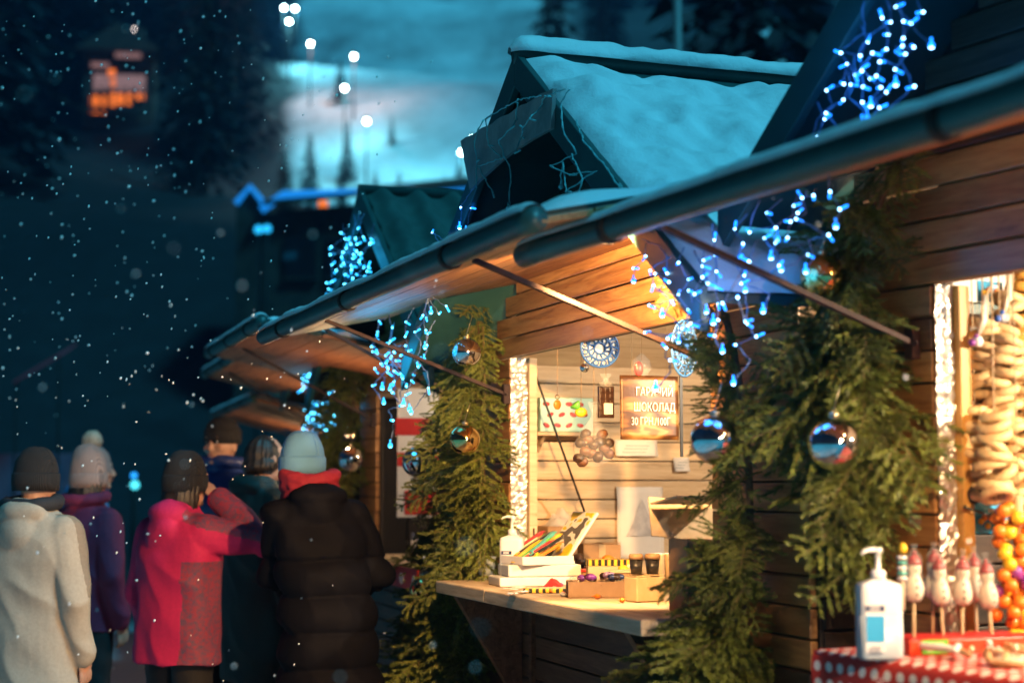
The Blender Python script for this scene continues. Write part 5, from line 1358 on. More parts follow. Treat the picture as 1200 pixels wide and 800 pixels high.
# bunch of candy balls
p = fA.side(1186, 670, .14); kk = fA.w(*p).y / FPX
t = at_local(fA, 'candy_ball_bunch', p.x, p.y, p.z, 'big bunch of orange, yellow and purple candy balls at the right edge', 'candy')
ball_me = []
for c_ in ['orange', 'orange', 'yellow', 'red', 'purple', 'orange', 'yellow', 'orange', 'yellow']:
    b = MB(); b.ball((0, 0, 0), .0185, 14); ball_me.append(b.mesh('candy_ball', M[c_]))
for i in range(14):
    for j in range(7):
        dx = (-18 + j * 10.5 + (5 if i % 2 else 0) + rg.uniform(-3, 3)) * kk; dz = (72 - i * 12 + rg.uniform(-3, 3)) * kk
        if i > 10 and j == 0: continue
        link('candy_ball', ball_me[rg.randrange(9)], t, (rg.uniform(-.03, .03), dx, dz))
b = MB(); b.tube([(0, .03, -.20), (0, .03, .2)], .012, 8); b.tube([(0, .03, .2), (0, .03, 2.36 - p.z)], .002, 6); b.build('stem', M['kraft_light'], t)
# bagels strung on cords
bg = MB(); bg.torus((0, 0, 0), .034, .0135, 18, 9); bag_me = bg.mesh('bagel', mottled('baked_bagel', (0.60, 0.37, 0.15), (0.80, 0.58, 0.30), 20, .5, .15, .003, kind='Generated'))
by = MB(); by.torus((0, 0, 0), .034, .0145, 18, 9); bagy_me = by.mesh('bagel', mottled('glazed_bagel', (0.62, 0.30, 0.05), (0.80, 0.48, 0.10), 20, .35, .1, .003, kind='Generated'))
def bagel_string(px, py0, py1, x, n, me, label, tilt, seed):
    r_ = random.Random(seed); a0, a1 = fA.side(px, py0, x), fA.side(px, py1, x)
    t = at_local(fA, 'bagel_string', a0.x, a0.y, a0.z, label, 'bagels', 0, 'strings of bagels in the right window')
    L_ = a0.z - a1.z
    b = MB(); b.tube([(0, 0, 2.37 - a0.z), (0, 0, -L_)], .0022, 6); b.build('cord', M['kraft_light'], t)
    for i in range(n):
        link('bagel', me, t, (r_.uniform(-.012, .012), r_.uniform(-.012, .012), -L_ * (i + .5) / n), (tilt + r_.uniform(-.38, .38), r_.uniform(-.3, .3), r_.uniform(0, 6)))
bagel_string(1152, 372, 470, 0.02, 8, bag_me, 'upper left string of stacked pale bagels', -.15, 1)
bagel_string(1172, 395, 500, 0.06, 9, bag_me, 'pale bagel string hanging right of the upper left one', .2, 2)
bagel_string(1142, 475, 588, 0.02, 9, bag_me, 'lowest string of pale bagels beside the orange post', .05, 3)
bagel_string(1186, 470, 590, 0.08, 10, bag_me, 'long string of pale bagels near the right edge', .3, 4)
bagel_string(1165, 480, 585, 0.12, 9, bag_me, 'middle string of pale bagels above the blue packet', -.35, 5)
bagel_string(1196, 320, 452, -0.02, 11, bagy_me, 'string of golden glazed bagels at the top right edge', -.2, 6)
bagel_string(1207, 440, 590, .10, 13, bag_me, 'string of pale bagels cut by the right edge of the photo', .15, 7)
bagel_string(1180, 345, 440, .0, 8, bag_me, 'short string of pale bagels behind the ribbon ornaments', -.1, 8)
# fanned bunch
p = fA.side(1166, 462, -.02)
t = at_local(fA, 'bagel_bunch', p.x, p.y, p.z, 'fanned bunch of long pale bagels in the middle of the right window', 'bagels')
b = MB(); b.tube([(-.033, 0, .0), (0, .006, -.018), (.0, .012, -.05), (.0, .008, -.09), (0, 0, -.108)], [.006, .0125, .014, .0125, .006], 9)
fing = MB(); fing.tube([(0, 0, 0), (0, .008, -.03), (0, .010, -.065), (0, .002, -.10)], [.008, .0135, .0135, .008], 9); fing_me = fing.mesh('bagel', bag_me.materials[0])
for i in range(11): link('bagel', fing_me, t, (rg.uniform(-.01, .02), .002 * (i - 5), .0), (R(-62 + i * 12.5), rg.uniform(-.2, .2), 0))
b = MB(); b.tube([(0, 0, -.005), (0, 0, 2.37 - p.z)], .002, 6); b.build('cord', M['kraft_light'], t)
# printed packets, hook and ornaments
def packet(px, py, x, w, h, label, n):
    p = fA.side(px, py, x); t = at_local(fA, 'sweet_packet', p.x, p.y, p.z, label, 'packet')
    b = MB(); b.grid(lambda u, v: (.018 * math.sin(PI * u) * math.sin(PI * v) + .003 * nz(u * 9, v * 9, n), (u - .5) * w, (v - .5) * h), 12, 10); b.build('wrapper', M['sky'], t)
    b = MB(); b.box((.0195, 0, h * .22), (.001, w * .35, h * .10)); b.build('label', M['paper'], t)
    for i in range(n): b = MB(); b.ball((0, 0, 0), (.006, .011, .009), 8); b.build('gummy', M['orange' if i % 2 else 'yellow'], t, (.018, (i / (n - 1) - .5) * w * .75, -h * .12 + .012 * math.sin(i * 2.3)))
packet(1160, 606, -.04, .135, .085, 'bright blue packet of orange sweets below the bagels', 9)
packet(1160, 342, -.06, .10, .06, 'small blue packet of orange sweets at the window top', 6)
a = [fA.side(px, py, .05) for px, py in [(1131, 594), (1160, 604), (1172, 596), (1181, 575), (1178, 545), (1165, 515), (1185, 505), (1205, 480)]]
t = at_local(fA, 'black_hook', *a[0], 'bent black metal hook in front of the bagels', 'hook')
b = MB(); b.tube([q - a[0] for q in a], .004, 8); b.build('wire', M['black'], t)
b = MB(); b.ball((0, 0, 0), .006, 8); b.build('tip', M['black'], t)
for px, py, lab, c1, c2 in [(1146, 400, 'white and purple ribbon ornament hanging left of the bagels', 'lilac', 'purple'), (1176, 372, 'round purple ornament hanging before the golden bagels', 'purple', 'blue')]:
    p = fA.side(px, py, .06); t = at_local(fA, 'ribbon_ornament', p.x, p.y, p.z, lab, 'ornament')
    b = MB(); b.ball((0, 0, 0), (.014, .017, .015), 14); b.build('knob', M['paper'], t)
    b = MB(); b.ball((-.0, -.022, -.004), (.01, .010, .010), 10); b.ball((.002, -.008, .013), .008, 8); b.build('bead', M[c2], t)
    for k in range(3): b = MB(); b.tube([(0, 0, .01), (.004, .012 + .008 * k, .06), (0, .02 + .012 * k, .11 + .02 * k)], [.004, .005, .002], 6); b.build('ribbon', M['paper' if k % 2 else 'cream'], t)
    b = MB(); b.tube([(0, 0, .02), (0, 0, 2.37 - p.z)], .001, 4); b.build('thread', M['kraft_light'], t)
# ------------------------------------------------------------------ green roofed stall: poster, mug, jug
p = fC.side(490, 530, .55)
t = at_local(fC, 'red_poster', p.x, p.y, p.z, 'red and white printed sheet hanging in the green roofed stall', 'poster')
kk = fC.w(*p).y / FPX
b = MB(); b.box((0, 0, 0), (.004, 50 * kk, 150 * kk)); b.build('sheet', M['paper'], t)
for yy, zz_, w_, h_ in ((0, -8, 50, 16), (-5, 30, 44, 20), (4, -58, 40, 28)):
    b = MB(); b.box((.004, yy * kk, zz_ * kk), (.003, w_ * kk, h_ * kk)); b.build('red_print', M['red'], t)
for x0, y0, d in ((1.3, .05, 1),):
    b = MB(); b.box((XC, .04, 1.10), (2.1, .62, .05)); b.build('counter_board', M['counter'], sC, bevel=.005)
    b = MB(); b.box((XC, -.275, 1.09), (2.1, .012, .10)); b.build('counter_cloth', M['red'], sC)
    for k in range(9): b = MB(); b.ball((XC - 1.0 + .25 * k, -.2825, 1.085), (.05, .003, .03), 8); b.build('cloth_patch', M['paper'], sC)
p = fC.top(459, 641, 1.13)
t = at_local(fC, 'clay_mug', p.x, p.y, 1.126, 'brown clay mug on the counter of the green roofed stall', 'mug')
k = fC.w(p.x, p.y, 1).y / FPX
b = MB(); b.lathe([(7.5 * k, 0), (9.5 * k, 6 * k), (9 * k, 20 * k), (8.5 * k, 31 * k), (7.6 * k, 31 * k), (7.6 * k, 8 * k)], 20); b.build('body', mottled('brown_clay', (.22, .09, .035), (.32, .15, .06), 14, .5), t)
b = MB(); b.torus((0, 9 * k, 17 * k), 7 * k, 1.4 * k, 14, 6, 0, Matrix.Rotation(PI / 2, 3, 'Y')); b.build('handle', M['choc'], t)
p = fC.top(482, 644, 1.13)
t = at_local(fC, 'painted_jug', p.x, p.y, 1.126, 'blue and white painted jug right of the clay mug', 'jug')
b = MB(); b.lathe([(6 * k, 0), (10 * k, 7 * k), (10 * k, 14 * k), (6 * k, 26 * k), (4.5 * k, 36 * k), (6 * k, 44 * k), (5 * k, 44 * k)], 20); b.build('body', M['navy'], t)
b = MB(); b.lathe([(9.6 * k, 4 * k), (10.3 * k, 8 * k), (10.2 * k, 12 * k)], 20); b.build('painted_band', M['paper'], t)
# ------------------------------------------------------------------ people
def remesh(b, voxel, smooth=6):
    me = b.mesh('remesh_source', M['paper']); o = link('remesh_source', me)
    r = o.modifiers.new('r', 'REMESH'); r.mode = 'VOXEL'; r.voxel_size = voxel; r.use_smooth_shade = True
    s = o.modifiers.new('s', 'SMOOTH'); s.iterations = smooth; s.factor = .5
    dg = bpy.context.evaluated_depsgraph_get(); out = bpy.data.meshes.new_from_object(o.evaluated_get(dg))
    bpy.data.objects.remove(o); bpy.data.meshes.remove(me)
    return out
def finish(me, name, mats, parent, disp=None, pick=None):
    me.name = name; me.materials.clear()
    for m_ in mats: me.materials.append(m_)
    if disp:
        cos = [v.co.copy() for v in me.vertices]; nos = [v.normal.copy() for v in me.vertices]
        for v, c, n in zip(me.vertices, cos, nos): v.co = c + n * disp(c)
    for p in me.polygons:
        p.use_smooth = True
        if pick: p.material_index = pick(p.center)
    me.update()
    return link(name, me, parent)
def limb(b, pts, rad, n=14):
    b.tube(pts, rad, n)
    for p, r in zip(pts, rad): b.ball(p, r, n)
def hand(b, wrist, d, up, side, curl=.5, s=1.0):
    """wrist point, d along the palm, up = back of the hand normal, side = towards the thumb"""
    d, up, side = Vector(d).normalized(), Vector(up).normalized(), Vector(side).normalized()
    palm = Matrix((side, d, up)).transposed()
    b.ball(Vector(wrist) + d * .045 * s, (.041 * s, .052 * s, .015 * s), 14, 0, palm)
    for k, (o, l) in enumerate([(.034, .070), (.011, .080), (-.012, .074), (-.034, .058)]):
        p = Vector(wrist) + d * .085 * s + side * o * s; dd = (d + side * o * 2.2).normalized(); pts = [p - d * .02, p]
        for j in range(3):
            a = curl * (j + .5) * .55; v_ = dd * math.cos(a) - up * math.sin(a); pts.append(pts[-1] + v_ * l * s * (.45, .32, .25)[j])
        b.tube(pts, [.009 * s, .0095 * s, .009 * s, .0085 * s, .007 * s], 8); b.ball(pts[-1], .007 * s, 8)
    p = Vector(wrist) + d * .025 * s + side * .034 * s; q = p + (side * .8 + d * .7 - up * .3).normalized() * .035 * s; r_ = q + (d - up * .3 + side * .15).normalized() * .032 * s
    b.tube([p, q, r_], [.012 * s, .010 * s, .008 * s], 8); b.ball(r_, .008 * s, 8)
def fabric(name, c, rough=.8, var=.88, scale=70, bumps=.25):
    return mottled(name, tuple(x * var for x in c), c, scale, rough, bumps, .003)
M['skin'] = mottled('skin', (0.50, 0.28, 0.20), (0.58, 0.35, 0.26), 12, .5, .1, .001)
M['skin'].node_tree.nodes['Principled BSDF'].inputs['Subsurface Weight'].default_value = 0.08
M['knit_black'] = striped('black_knit', (0.010, 0.010, 0.012), (0.018, 0.018, 0.020), 60, 0)
def knit(name, c):
    m = mat(name, c, .9); v = coords(m, rand=False); w = N(m, 'ShaderNodeTexWave'); w.inputs['Scale'].default_value = 55; w.inputs['Distortion'].default_value = 1.2; L(m, v, w.inputs[0])
    L(m, ramp(m, w.outputs['Fac'], [(0, tuple(x * .6 for x in c)), (.6, c)]), bsdf(m).inputs['Base Color']); bump(m, w.outputs['Fac'], .6, .004); return m
M['hat_black'] = knit('black_knit_hat', (0.014, 0.013, 0.014)); M['hat_grey'] = knit('grey_knit_hat', (0.33, 0.24, 0.22)); M['hat_blue'] = knit('pale_blue_knit_hat', (0.16, 0.40, 0.66))
M['fur'] = mottled('beige_fur', (0.30, 0.22, 0.15), (0.62, 0.50, 0.38), 60, .95, 1.0, .01)
M['hair_dark'] = mottled('dark_hair', (0.008, 0.006, 0.005), (0.03, 0.02, 0.015), 40, .5, .5, .004)
M['hair_blond'] = mottled('blond_hair', (0.45, 0.30, 0.14), (0.62, 0.46, 0.26), 40, .5, .5, .004)
M['denim'] = fabric('black_trousers', (0.014, 0.013, 0.014)); M['boot'] = mat('dark_boots', (0.012, .01, .009), .5)
M['red_pattern'] = mottled('printed_red_blue_cloth', (0.36, 0.03, 0.07), (0.10, 0.07, 0.15), 60, .7, .2, .002, detail=8)

def person(px, Z, top_py, yaw, label, H=1.72, coat=None, coat_len=.74, hem_r=(.20, .15), hat=None, lean=(0, 0), arms=None, hands=(True, True), hood=True, collar=None, trousers='denim',
           hair=None, look=0.0, width=1.0, coat_fn=None, coat_pick=None, scarf=None, voxel=.0075, pom=False, hat_h=.0, hat_z=-.008):
    """local axes: x to the right, y the way the person faces, z up; built to height H then scaled so the hat top meets the picture"""
    c = at_depth(px, 566, Z); topz = CAM_H + (566 - top_py) / FPX * Z
    t = empty('person', (c.x, c.y, 0), yaw, label, 'person')
    s = topz / (H + .03 + hat_h); t.scale = (s, s, s)
    lx, ly = lean
    hd = Vector((lx, ly + .035, H - .115)); nk = Vector((lx * .85, ly * .85 - .005, H - .265)); sh = H - .315
    hip = H * .52; kn = H * .285
    shw = .185 * width
    L_ = lambda z: (lx * max(0, (z - hip) / (H - hip)) , ly * max(0, (z - hip) / (H - hip)))
    arms = arms or [None, None]
    ar = []
    for i, sd in enumerate((-1, 1)):
        o = L_(sh); S = Vector((sd * (shw - .025) + o[0], o[1], sh - .04))
        if arms[i]: E_, W_ = [Vector(v) for v in arms[i]]
        else: E_ = S + Vector((sd * .075, -.02, -.29)); W_ = E_ + Vector((-sd * .005, .07, -.235))
        ar.append((S, E_, W_))
    hm = Matrix.Rotation(look, 3, 'Z')
    H_ = lambda p: hd + hm @ Vector(p)
    # body: one continuous surface
    b = MB()
    b.ball(hd, (.076, .096, .108), 20, 0, hm); b.ball(H_((0, .028, -.07)), (.056, .064, .058), 16, 0, hm); b.ball(H_((0, .06, -.04)), (.05, .04, .05), 12, 0, hm)
    b.ball(H_((0, .082, -.102)), (.022, .018, .016), 10, 0, hm)
    b.tube([H_((0, .090, .012)), H_((0, .103, -.012)), H_((0, .112, -.032))], [.010, .012, .015], 8); b.ball(H_((0, .110, -.033)), .015, 10)
    b.ball(H_((0, .092, -.066)), (.024, .010, .008), 10, 0, hm); b.ball(H_((0, .088, .032)), (.052, .014, .012), 10, 0, hm)
    for sd in (-1, 1):
        b.ball(H_((sd * .081, -.008, -.018)), (.009, .021, .033), 10, 0, hm); b.ball(H_((sd * .04, .07, -.03)), (.024, .024, .022), 10, 0, hm)
    b.tube([H_((0, -.012, -.05)), nk, nk + Vector((0, -.01, -.08))], [.056, .056, .075], 14)
    for z, rx, ry in [(sh - .05, .135, .08), (sh - .13, .155, .10), (sh - .25, .135, .095), (hip + .06, .145, .10), (hip - .02, .15, .105)]:
        o = L_(z); b.ball((o[0], o[1], z), (rx * width, ry, .11), 16)
    for i, (S, E_, W_) in enumerate(ar):
        limb(b, [S, S.lerp(E_, .5), E_, E_.lerp(W_, .5), W_], [.046, .043, .038, .036, .027])
        if hands[i]:
            d = (W_ - E_).normalized(); up = Vector(((1 if i else -1), 0, .15)); up = (up - d * up.dot(d)).normalized(); sidev = d.cross(up) * (-1 if i else 1)
            if sidev.y < 0: sidev = -sidev
            hand(b, W_, d, up, sidev, .9)
    for sd in (-1, 1):
        limb(b, [(sd * .085, 0, hip - .03), (sd * .092, .01, (hip + kn) / 2), (sd * .095, .012, kn), (sd * .096, -.02, kn * .6), (sd * .098, -.025, .09)], [.088, .075, .055, .053, .038])
        b.ball((sd * .10, .05, .045), (.045, .115, .045), 12)
    finish(remesh(b, voxel, 3), 'body', [M['skin']], t)
    for sd in (-1, 1):
        b = MB(); b.ball((0, 0, 0), .0125, 10); e = b.build('eye', M['paper'], t, H_((sd * .031, .082, .008)))
        b = MB(); b.ball((0, 0, 0), (.006, .003, .006), 8); b.build('pupil', M['black'], e, hm @ Vector((0, .0115, 0)))
    b = MB(); b.ball((0, 0, 0), (.021, .006, .0045), 10); b.build('mouth', mat('lips', (.42, .14, .12), .5), t, H_((0, .099, -.066)), (0, 0, look))
    # trousers and boots
    b = MB()
    b.ball((0, 0, hip), (.175 * width, .125, .12), 16)
    for sd in (-1, 1): limb(b, [(sd * .085, 0, hip - .05), (sd * .092, .01, (hip + kn) / 2), (sd * .095, .012, kn), (sd * .097, -.015, kn * .6), (sd * .098, -.02, .11)], [.108, .095, .078, .074, .068])
    fold = lambda c: .006 * nz(c.x * 14, c.y * 14 + c.z * 3, c.z * 16)
    finish(remesh(b, .011, 4), 'trousers', [M[trousers]], t, fold)
    for sd in (-1, 1):
        b = MB(); b.ball((sd * .10, .055, .052), (.055, .135, .052), 14); b.tube([(sd * .098, -.02, .04), (sd * .098, -.02, .22)], [.062, .065], 14); b.ball((sd * .10, .05, .02), (.056, .14, .022), 14)
        finish(remesh(b, .010, 3), 'boot', [M['boot']], t)
    # coat
    b = MB(); base = coat_len
    prof = [(sh + .065, .10, .080), (sh + .02, .165, .105), (sh - .05, .208, .130), (sh - .15, .212, .148), (sh - .28, .196, .148)]
    n_ = 5
    for k in range(n_ + 1):
        f = k / n_; z = sh - .36 + (base - (sh - .36)) * f; prof.append((z, (.198 + (hem_r[0] - .198) * f), (.148 + (hem_r[1] - .148) * f)))
    vs = []; nn = 28
    for z, rx, ry in prof:
        o = L_(z)
        for j in range(nn):
            a = 2 * PI * j / nn; vs.append((o[0] + rx * width * math.copysign(abs(math.cos(a)) ** .85, math.cos(a)), o[1] + ry * math.copysign(abs(math.sin(a)) ** .85, math.sin(a)), z))
    fs = [(i * nn + j, i * nn + (j + 1) % nn, (i + 1) * nn + (j + 1) % nn, (i + 1) * nn + j) for i in range(len(prof) - 1) for j in range(nn)]
    fs += [tuple(range(nn)), tuple((len(prof) - 1) * nn + j for j in range(nn - 1, -1, -1))]
    b.add(vs, fs)
    puff = 1.0
    for S, E_, W_ in ar:
        limb(b, [S, S.lerp(E_, .4), E_, E_.lerp(W_, .5), W_ - (W_ - E_).normalized() * .005], [.088, .082, .070, .064, .054])
    if hood:
        o = L_(sh + .05); b.ball((o[0], o[1] - .105, sh - .035), (.105, .048, .105), 18); b.ball((o[0], o[1] - .075, sh + .055), (.125, .075, .060), 18)
    b.tube([(nk.x, nk.y - .01, sh + .01), (nk.x, nk.y + .01, sh + .10)], [.105, .088], 20)
    cf = coat_fn or (lambda c: .0)
    def folds(c):
        a = abs(nz(c.x * 5.0 + c.z * 3, c.y * 5.0, c.z * 4.5)) ; bb = nz(c.x * 11 + c.z * 4, c.y * 11, c.z * 13 + c.x * 8)
        return .026 * (0.22 - a) + .004 * bb + cf(c)
    mats = coat if isinstance(coat, list) else [coat]
    finish(remesh(b, .0095, 4), 'coat', [M[q] for q in mats], t, folds, coat_pick)
    if collar:
        b = MB(); o = L_(sh + .06)
        n2 = 26; pts = []
        for j in range(n2 + 1):
            a = 2 * PI * j / n2 + PI / 2; pts.append((o[0] + .112 * math.cos(a), o[1] + .10 * math.sin(a), sh + .095 + .012 * math.sin(a)))
        b.tube(pts, .034, 10); finish(remesh(b, .008, 3), 'collar', [M[collar]], t, lambda c: .005 * nz(c.x * 22, c.y * 22, c.z * 22))
    if scarf:
        b = MB()
        for k in range(3):
            pts = []
            for j in range(25):
                a = 2 * PI * j / 24; pts.append((nk.x + (.098 + .006 * k) * math.cos(a), nk.y + .095 * math.sin(a) + .005, sh + .05 + .042 * k + .012 * math.sin(a * 2 + k)))
            b.tube(pts, .032, 10)
        finish(remesh(b, .008, 2), 'scarf', [M[scarf]], t, lambda c: .008 * nz(c.x * 24, c.y * 24, c.z * 40))
    if hair:
        b = MB(); b.ball(H_((0, -.02, -.0)), (.086, .098, .112), 18, 0, hm)
        lo_ = hair[1]
        for j in range(13):
            a = PI * (1.02 + .96 * j / 12); p = H_((.075 * math.cos(a), .085 * math.sin(a) - .005, -.02)); b.tube([p, p + Vector((0, -.012, -lo_ * .5)), p + Vector((.01 * math.sin(j * 3), -.004, -lo_ * rg.uniform(.85, 1.1)))], [.024, .026, .012], 8)
        finish(remesh(b, .008, 2), 'hair', [M[hair[0]]], t, lambda c: .006 * nz(math.atan2(c.y - hd.y, c.x - hd.x) * 9, c.z * 2.0))
    if hat:
        b = MB(); hh = .135 + hat_h
        def dome(u, v):
            a = 2 * PI * u; p = v * PI / 2
            k = 1 + .035 * nz(math.cos(a) * 2, math.sin(a) * 2, v * 4 + px)
            q = H_((.0895 * math.cos(a) * math.cos(p) ** .7 * k, (.106 * math.sin(a)) * math.cos(p) ** .7 * k - .012 - .02 * v * (1 if hat_h else 0), .005 + hat_z + (hh - hat_z) * math.sin(p) ** .95 * k)); return q
        b.grid(dome, 40, 16)
        nb = 40; pts = [H_((.090 * math.cos(2 * PI * j / nb), .106 * math.sin(2 * PI * j / nb) - .012, .012 + hat_z)) for j in range(nb)]
        ring = [[Vector(p) + Vector((0, 0, dz)) + (Vector(p) - H_((0, -.012, .012 + hat_z))).normalized() * dr for p in pts] for dz, dr in ((-.05, -.002), (-.052, .003), (-.02, .005), (.018, .005), (.024, -.001))]
        vs = [q for r_ in ring for q in r_]; b.add(vs, [(i * nb + j, i * nb + (j + 1) % nb, (i + 1) * nb + (j + 1) % nb, (i + 1) * nb + j) for i in range(4) for j in range(nb)], 0, True)
        hb2 = b.build('hat', M[hat], t); solidify(hb2, .006)
        if pom:
            b = MB(); b.ball((0, 0, 0), .062, 22); me = b.mesh('pompom', M['fur'])
            for v in me.vertices: v.co *= 1 + .10 * nz(v.co.x * 60, v.co.y * 60, v.co.z * 60)
            link('pompom', me, hb2, H_((0, -.02, hh + .04)))
    return t
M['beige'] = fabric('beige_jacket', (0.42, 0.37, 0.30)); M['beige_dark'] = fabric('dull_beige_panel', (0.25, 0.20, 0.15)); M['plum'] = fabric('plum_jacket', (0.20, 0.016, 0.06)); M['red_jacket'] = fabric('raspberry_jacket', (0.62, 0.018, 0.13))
M['blue_puffer'] = fabric('blue_puffer', (0.02, 0.05, 0.24), .45); M['dark_green'] = fabric('dark_green_coat', (0.012, 0.022, 0.020), .7); M['black_coat'] = fabric('black_puffer', (0.0055, 0.0055, 0.008), .7); M['blue_jacket'] = fabric('light_blue_jacket', (0.03, 0.16, 0.38)); M['charcoal'] = fabric('charcoal_fleece', (0.018, 0.02, 0.026)); M['scarf_red'] = fabric('dark_red_scarf', (0.30, 0.012, 0.03))
M['black_coat'].node_tree.nodes['Principled BSDF'].inputs['Specular IOR Level'].default_value = .06
quilt = lambda c, n=8.5, h=.012: h * (abs(math.sin(c.z * n * PI + .35 * nz(c.x * 6, c.y * 6, 1))) ** .6 - .6)
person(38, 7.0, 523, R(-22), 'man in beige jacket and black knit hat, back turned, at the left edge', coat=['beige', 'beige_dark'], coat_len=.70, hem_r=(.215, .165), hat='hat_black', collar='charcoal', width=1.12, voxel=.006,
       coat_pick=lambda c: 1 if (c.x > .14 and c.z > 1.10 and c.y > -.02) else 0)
person(100, 8.7, 520, R(-30), 'person in plum jacket and tall grey beanie behind the beige jacket', coat='plum', coat_len=.78, hat='hat_grey', hat_h=.045, hair=('hair_dark', .12), width=1.0, hood=False, collar='plum')
person(212, 7.6, 527, R(-38), 'woman in raspberry red jacket and black hat raising an arm to her face', H=1.66, coat=['red_jacket', 'red_pattern'], coat_len=.72, hem_r=(.215, .165), hat='hat_black', hair=('hair_dark', .15), width=1.08, voxel=.006,
       arms=[None, ((.40, .16, 1.27), (.12, .12, 1.47))],
       coat_pick=lambda c: 1 if ((c.x > .145 and c.z < 1.18 and c.z > .70 and c.y < .10) or (c.x > .12 and c.z > 1.24 and c.z + .3 * c.x > 1.40)) else 0)
person(264, 9.4, 489, R(146), 'man in blue puffer jacket and black hat looking across the street', H=1.80, coat='blue_puffer', coat_len=.80, hat='hat_black', coat_fn=quilt, collar='blue_puffer', look=R(10), hat_z=.04)
person(304, 8.3, 502, R(-48), 'person in dark green coat between the blue jacket and the pale blue hat', H=1.76, coat='dark_green', coat_len=.55, hair=('hair_dark', .06), width=1.05)
person(388, 7.1, 503, R(22), 'woman in long black quilted coat, pale blue knit hat and red scarf', H=1.74, coat='black_coat', coat_len=.34, hem_r=(.245, .20), hat='hat_blue', scarf='scarf_red', hood=True, width=1.0, lean=(-.07, .16), look=R(-55),
       coat_fn=lambda c: quilt(c, 6.6, .030) if c.z < 1.22 else .5 * quilt(c, 6.6, .018), arms=[((-.19, .20, 1.12), (-.06, .38, 1.06)), ((.245, .10, 1.12), (.14, .34, 1.02))])
person(104, 10.2, 522, R(-75), 'blond woman in light blue jacket behind the grey beanie, fur pompom on her hat', H=1.70, coat='blue_jacket', coat_len=.80, hat='hat_grey', hair=('hair_blond', .22), pom=True)

# ------------------------------------------------------------------ falling snow
def snowfall():
    rg = random.Random(5); b = MB()
    ico = bmesh.new(); bmesh.ops.create_icosphere(ico, subdivisions=1, radius=1.0); iv = [v.co.copy() for v in ico.verts]; fi = [tuple(v.index for v in f.verts) for f in ico.faces]; ico.free()
    for i in range(2900):
        Z = rg.uniform(4.3, 9.5) if rg.random() < .72 else rg.uniform(1.8, 24)
        px = rg.uniform(-30, 1230); py = rg.uniform(-30, 830)
        if px > 620 and rg.random() < .6: continue
        if py > 480 and px < 620 and rg.random() < .6: continue
        p = at_depth(px, py, Z)
        if p.z < .02: continue
        l = fB.l(p)
        if l.y > -1.0 and Z > 4: continue
        r = rg.uniform(.002, .0058) * (.55 + .45 * min(1, Z / 8)) * (1.35 if Z > 8 else .9)
        q = Vector((rg.uniform(.7, 1.3), rg.uniform(.7, 1.3), rg.uniform(.8, 1.6))) * r
        b.add([Vector((v.x * q.x + .25 * v.z * r, v.y * q.y, v.z * q.z)) + p for v in iv], fi, 0, True)
    o = b.build('falling_snow', mat('snowflake', (.95, .93, .90), .9), fix=False); o['kind'] = 'stuff'; o['label'] = 'falling snowflakes scattered through the night air'
snowfall()
WARM = (1.0, 0.62, 0.30); WARM2 = (1.0, 0.78, 0.54)
M['lamp_glow'] = glow('lamp_bulb_glow', (1.0, 0.75, 0.45), 18)
M['lens_glow'] = glow('flood_lens_glow', (1.0, 0.6, 0.25), 2.0)
M['enamel'] = mat('black_enamel', (0.02, 0.02, 0.022), 0.4)
def hanging_lamp(fr, x, y, z, power, label, color=WARM2):
    t = empty('hanging_lamp', fr.w(x, y, z), fr.rz, label, 'lamp')
    b = MB(); b.tube([(0, 0, 0.1), (0, 0, 2.385 - z)], .004, 6); b.build('cord', M['enamel'], t)
    b = MB(); b.lathe([(0.016, 0.10), (0.018, 0.09), (0.018, 0.06), (0.012, 0.055)], 16); b.build('socket', M['enamel'], t)
    b = MB(); b.ball((0, 0, 0.035), .03, 14); b.build('bulb', M['lamp_glow'], t)
    point_lamp('lamp_light', (0, 0, -.045), power, color, .03, t)
    return t
def flood_lamp(fr, x, y, z, power, label, target, spot=None, dim=False, color=WARM):
    t = empty('flood_lamp', fr.w(x, y, z), fr.rz, label, 'lamp')
    d = (Vector(target) - Vector((x, y, z))).normalized()
    q = (-d).to_track_quat('Z', 'Y').to_matrix()
    b = MB(); b.box((0, 0, 0), (.09, .03, .014), 0, q); b.bar((0, 0, 0), (0, 0, .02), .012, .012); b.build('housing', M['enamel'], t, bevel=.003)
    b = MB(); b.box(q @ Vector((0, 0, -.012)), (.09, .028, .004), 0, q); b.build('lens', M['enamel'] if dim else M['lens_glow'], t)
    point_lamp('lamp_light', d * .04, power, color, .03, t, spot, (-d).to_track_quat('Z', 'Y').to_euler())
    return t
hanging_lamp(fB, 2.15, 1.05, 2.25, 195, 'bare bulb lamp hanging inside the middle stall')
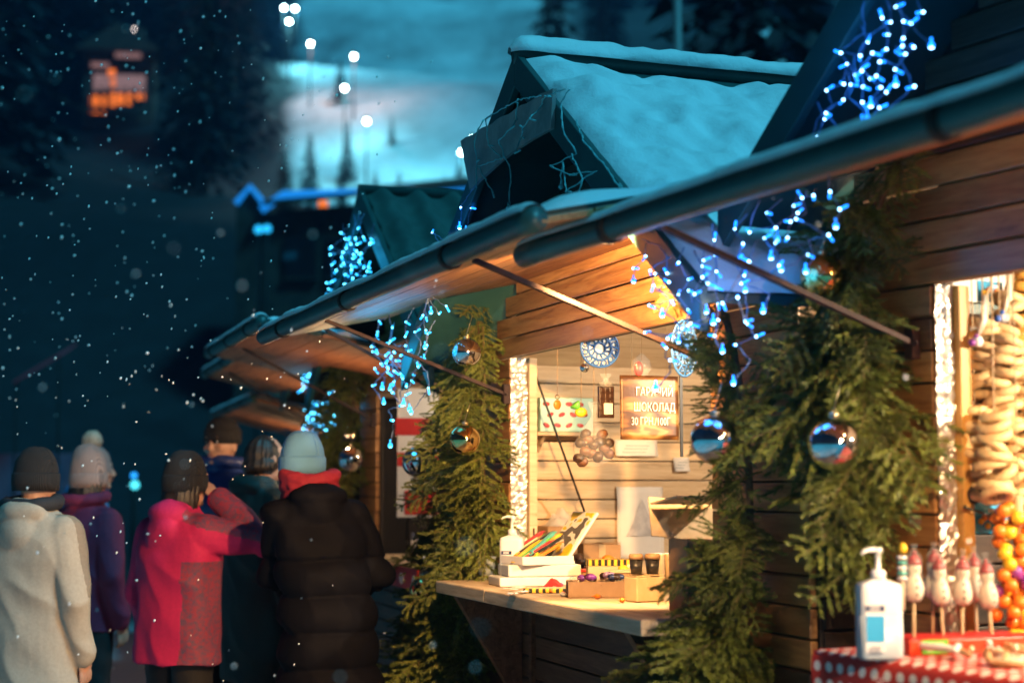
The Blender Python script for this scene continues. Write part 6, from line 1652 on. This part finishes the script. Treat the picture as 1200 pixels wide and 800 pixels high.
hanging_lamp(fA, 1.3, 0.8, 2.15, 300, 'bare bulb lamp hanging inside the nearest stall')
hanging_lamp(fC, 1.1, 0.8, 2.15, 30, 'bare bulb lamp hanging inside the green roofed stall')
flood_lamp(fB, 2.15, -0.50, 2.272, 400, 'small flood lamp under the flap of the middle stall', (0.72, 0.02, 1.9), 114, color=(1.0, 0.54, 0.20))
flood_lamp(fA, 1.15, -0.5, 2.02, 80, 'small flood lamp under the flap of the nearest stall', (0.55, -0.2, 1.2), 100)
flood_lamp(fA, 1.0, -0.16, 2.33, 7, 'smallest added fill lamp, out of view above the window of the nearest stall', (0.4, 0, 2.2), 150)  # unseen second lamp added to keep the siding lit
flood_lamp(fC, .6, -0.30, 1.80, 9, 'small added fill lamp with dark lens under the flap of the green roofed stall', (0.1, -.7, 2.4), dim=True)  # lamps added under the far flaps to warm their soffits, lenses left dark
flood_lamp(fD, .6, -0.30, 1.80, 9, 'small added fill lamp with dark lens under the flap of the fourth stall', (0.1, -.7, 2.4), dim=True)
flood_lamp(fE, .6, -0.30, 1.65, 9, 'small added fill lamp with dark lens under the flap of the farthest stall', (0.1, -.7, 2.4), dim=True)
flood_lamp(fA, 2.55, -1.0, 1.98, 270, 'added fill lamp, out of view on the near end of the right flap, turned towards the crowd', fA.l((-1.75, 7.6, .55)), 38, color=(1.0, 0.74, 0.54))  # out-of-view lamp added to put warm light on the crowd
# ------------------------------------------------------------------ night air full of fine snow
b = MB(); b.box((0, 130, 60), (345, 342, 130))
m = bpy.data.materials.new('night_air'); m.use_nodes = True
nt = m.node_tree; nt.nodes.remove(nt.nodes['Principled BSDF'])
pv = nt.nodes.new('ShaderNodeVolumePrincipled'); pv.inputs['Color'].default_value = (0.16, 0.45, 1.0, 1); pv.inputs['Density'].default_value = 0.0010; pv.inputs['Anisotropy'].default_value = 0.2
nt.links.new(pv.outputs[0], nt.nodes['Material Output'].inputs['Volume'])
hz = b.build('haze', m); hz['kind'] = 'stuff'; hz['label'] = 'thin bluish night haze of fine snow in the air'
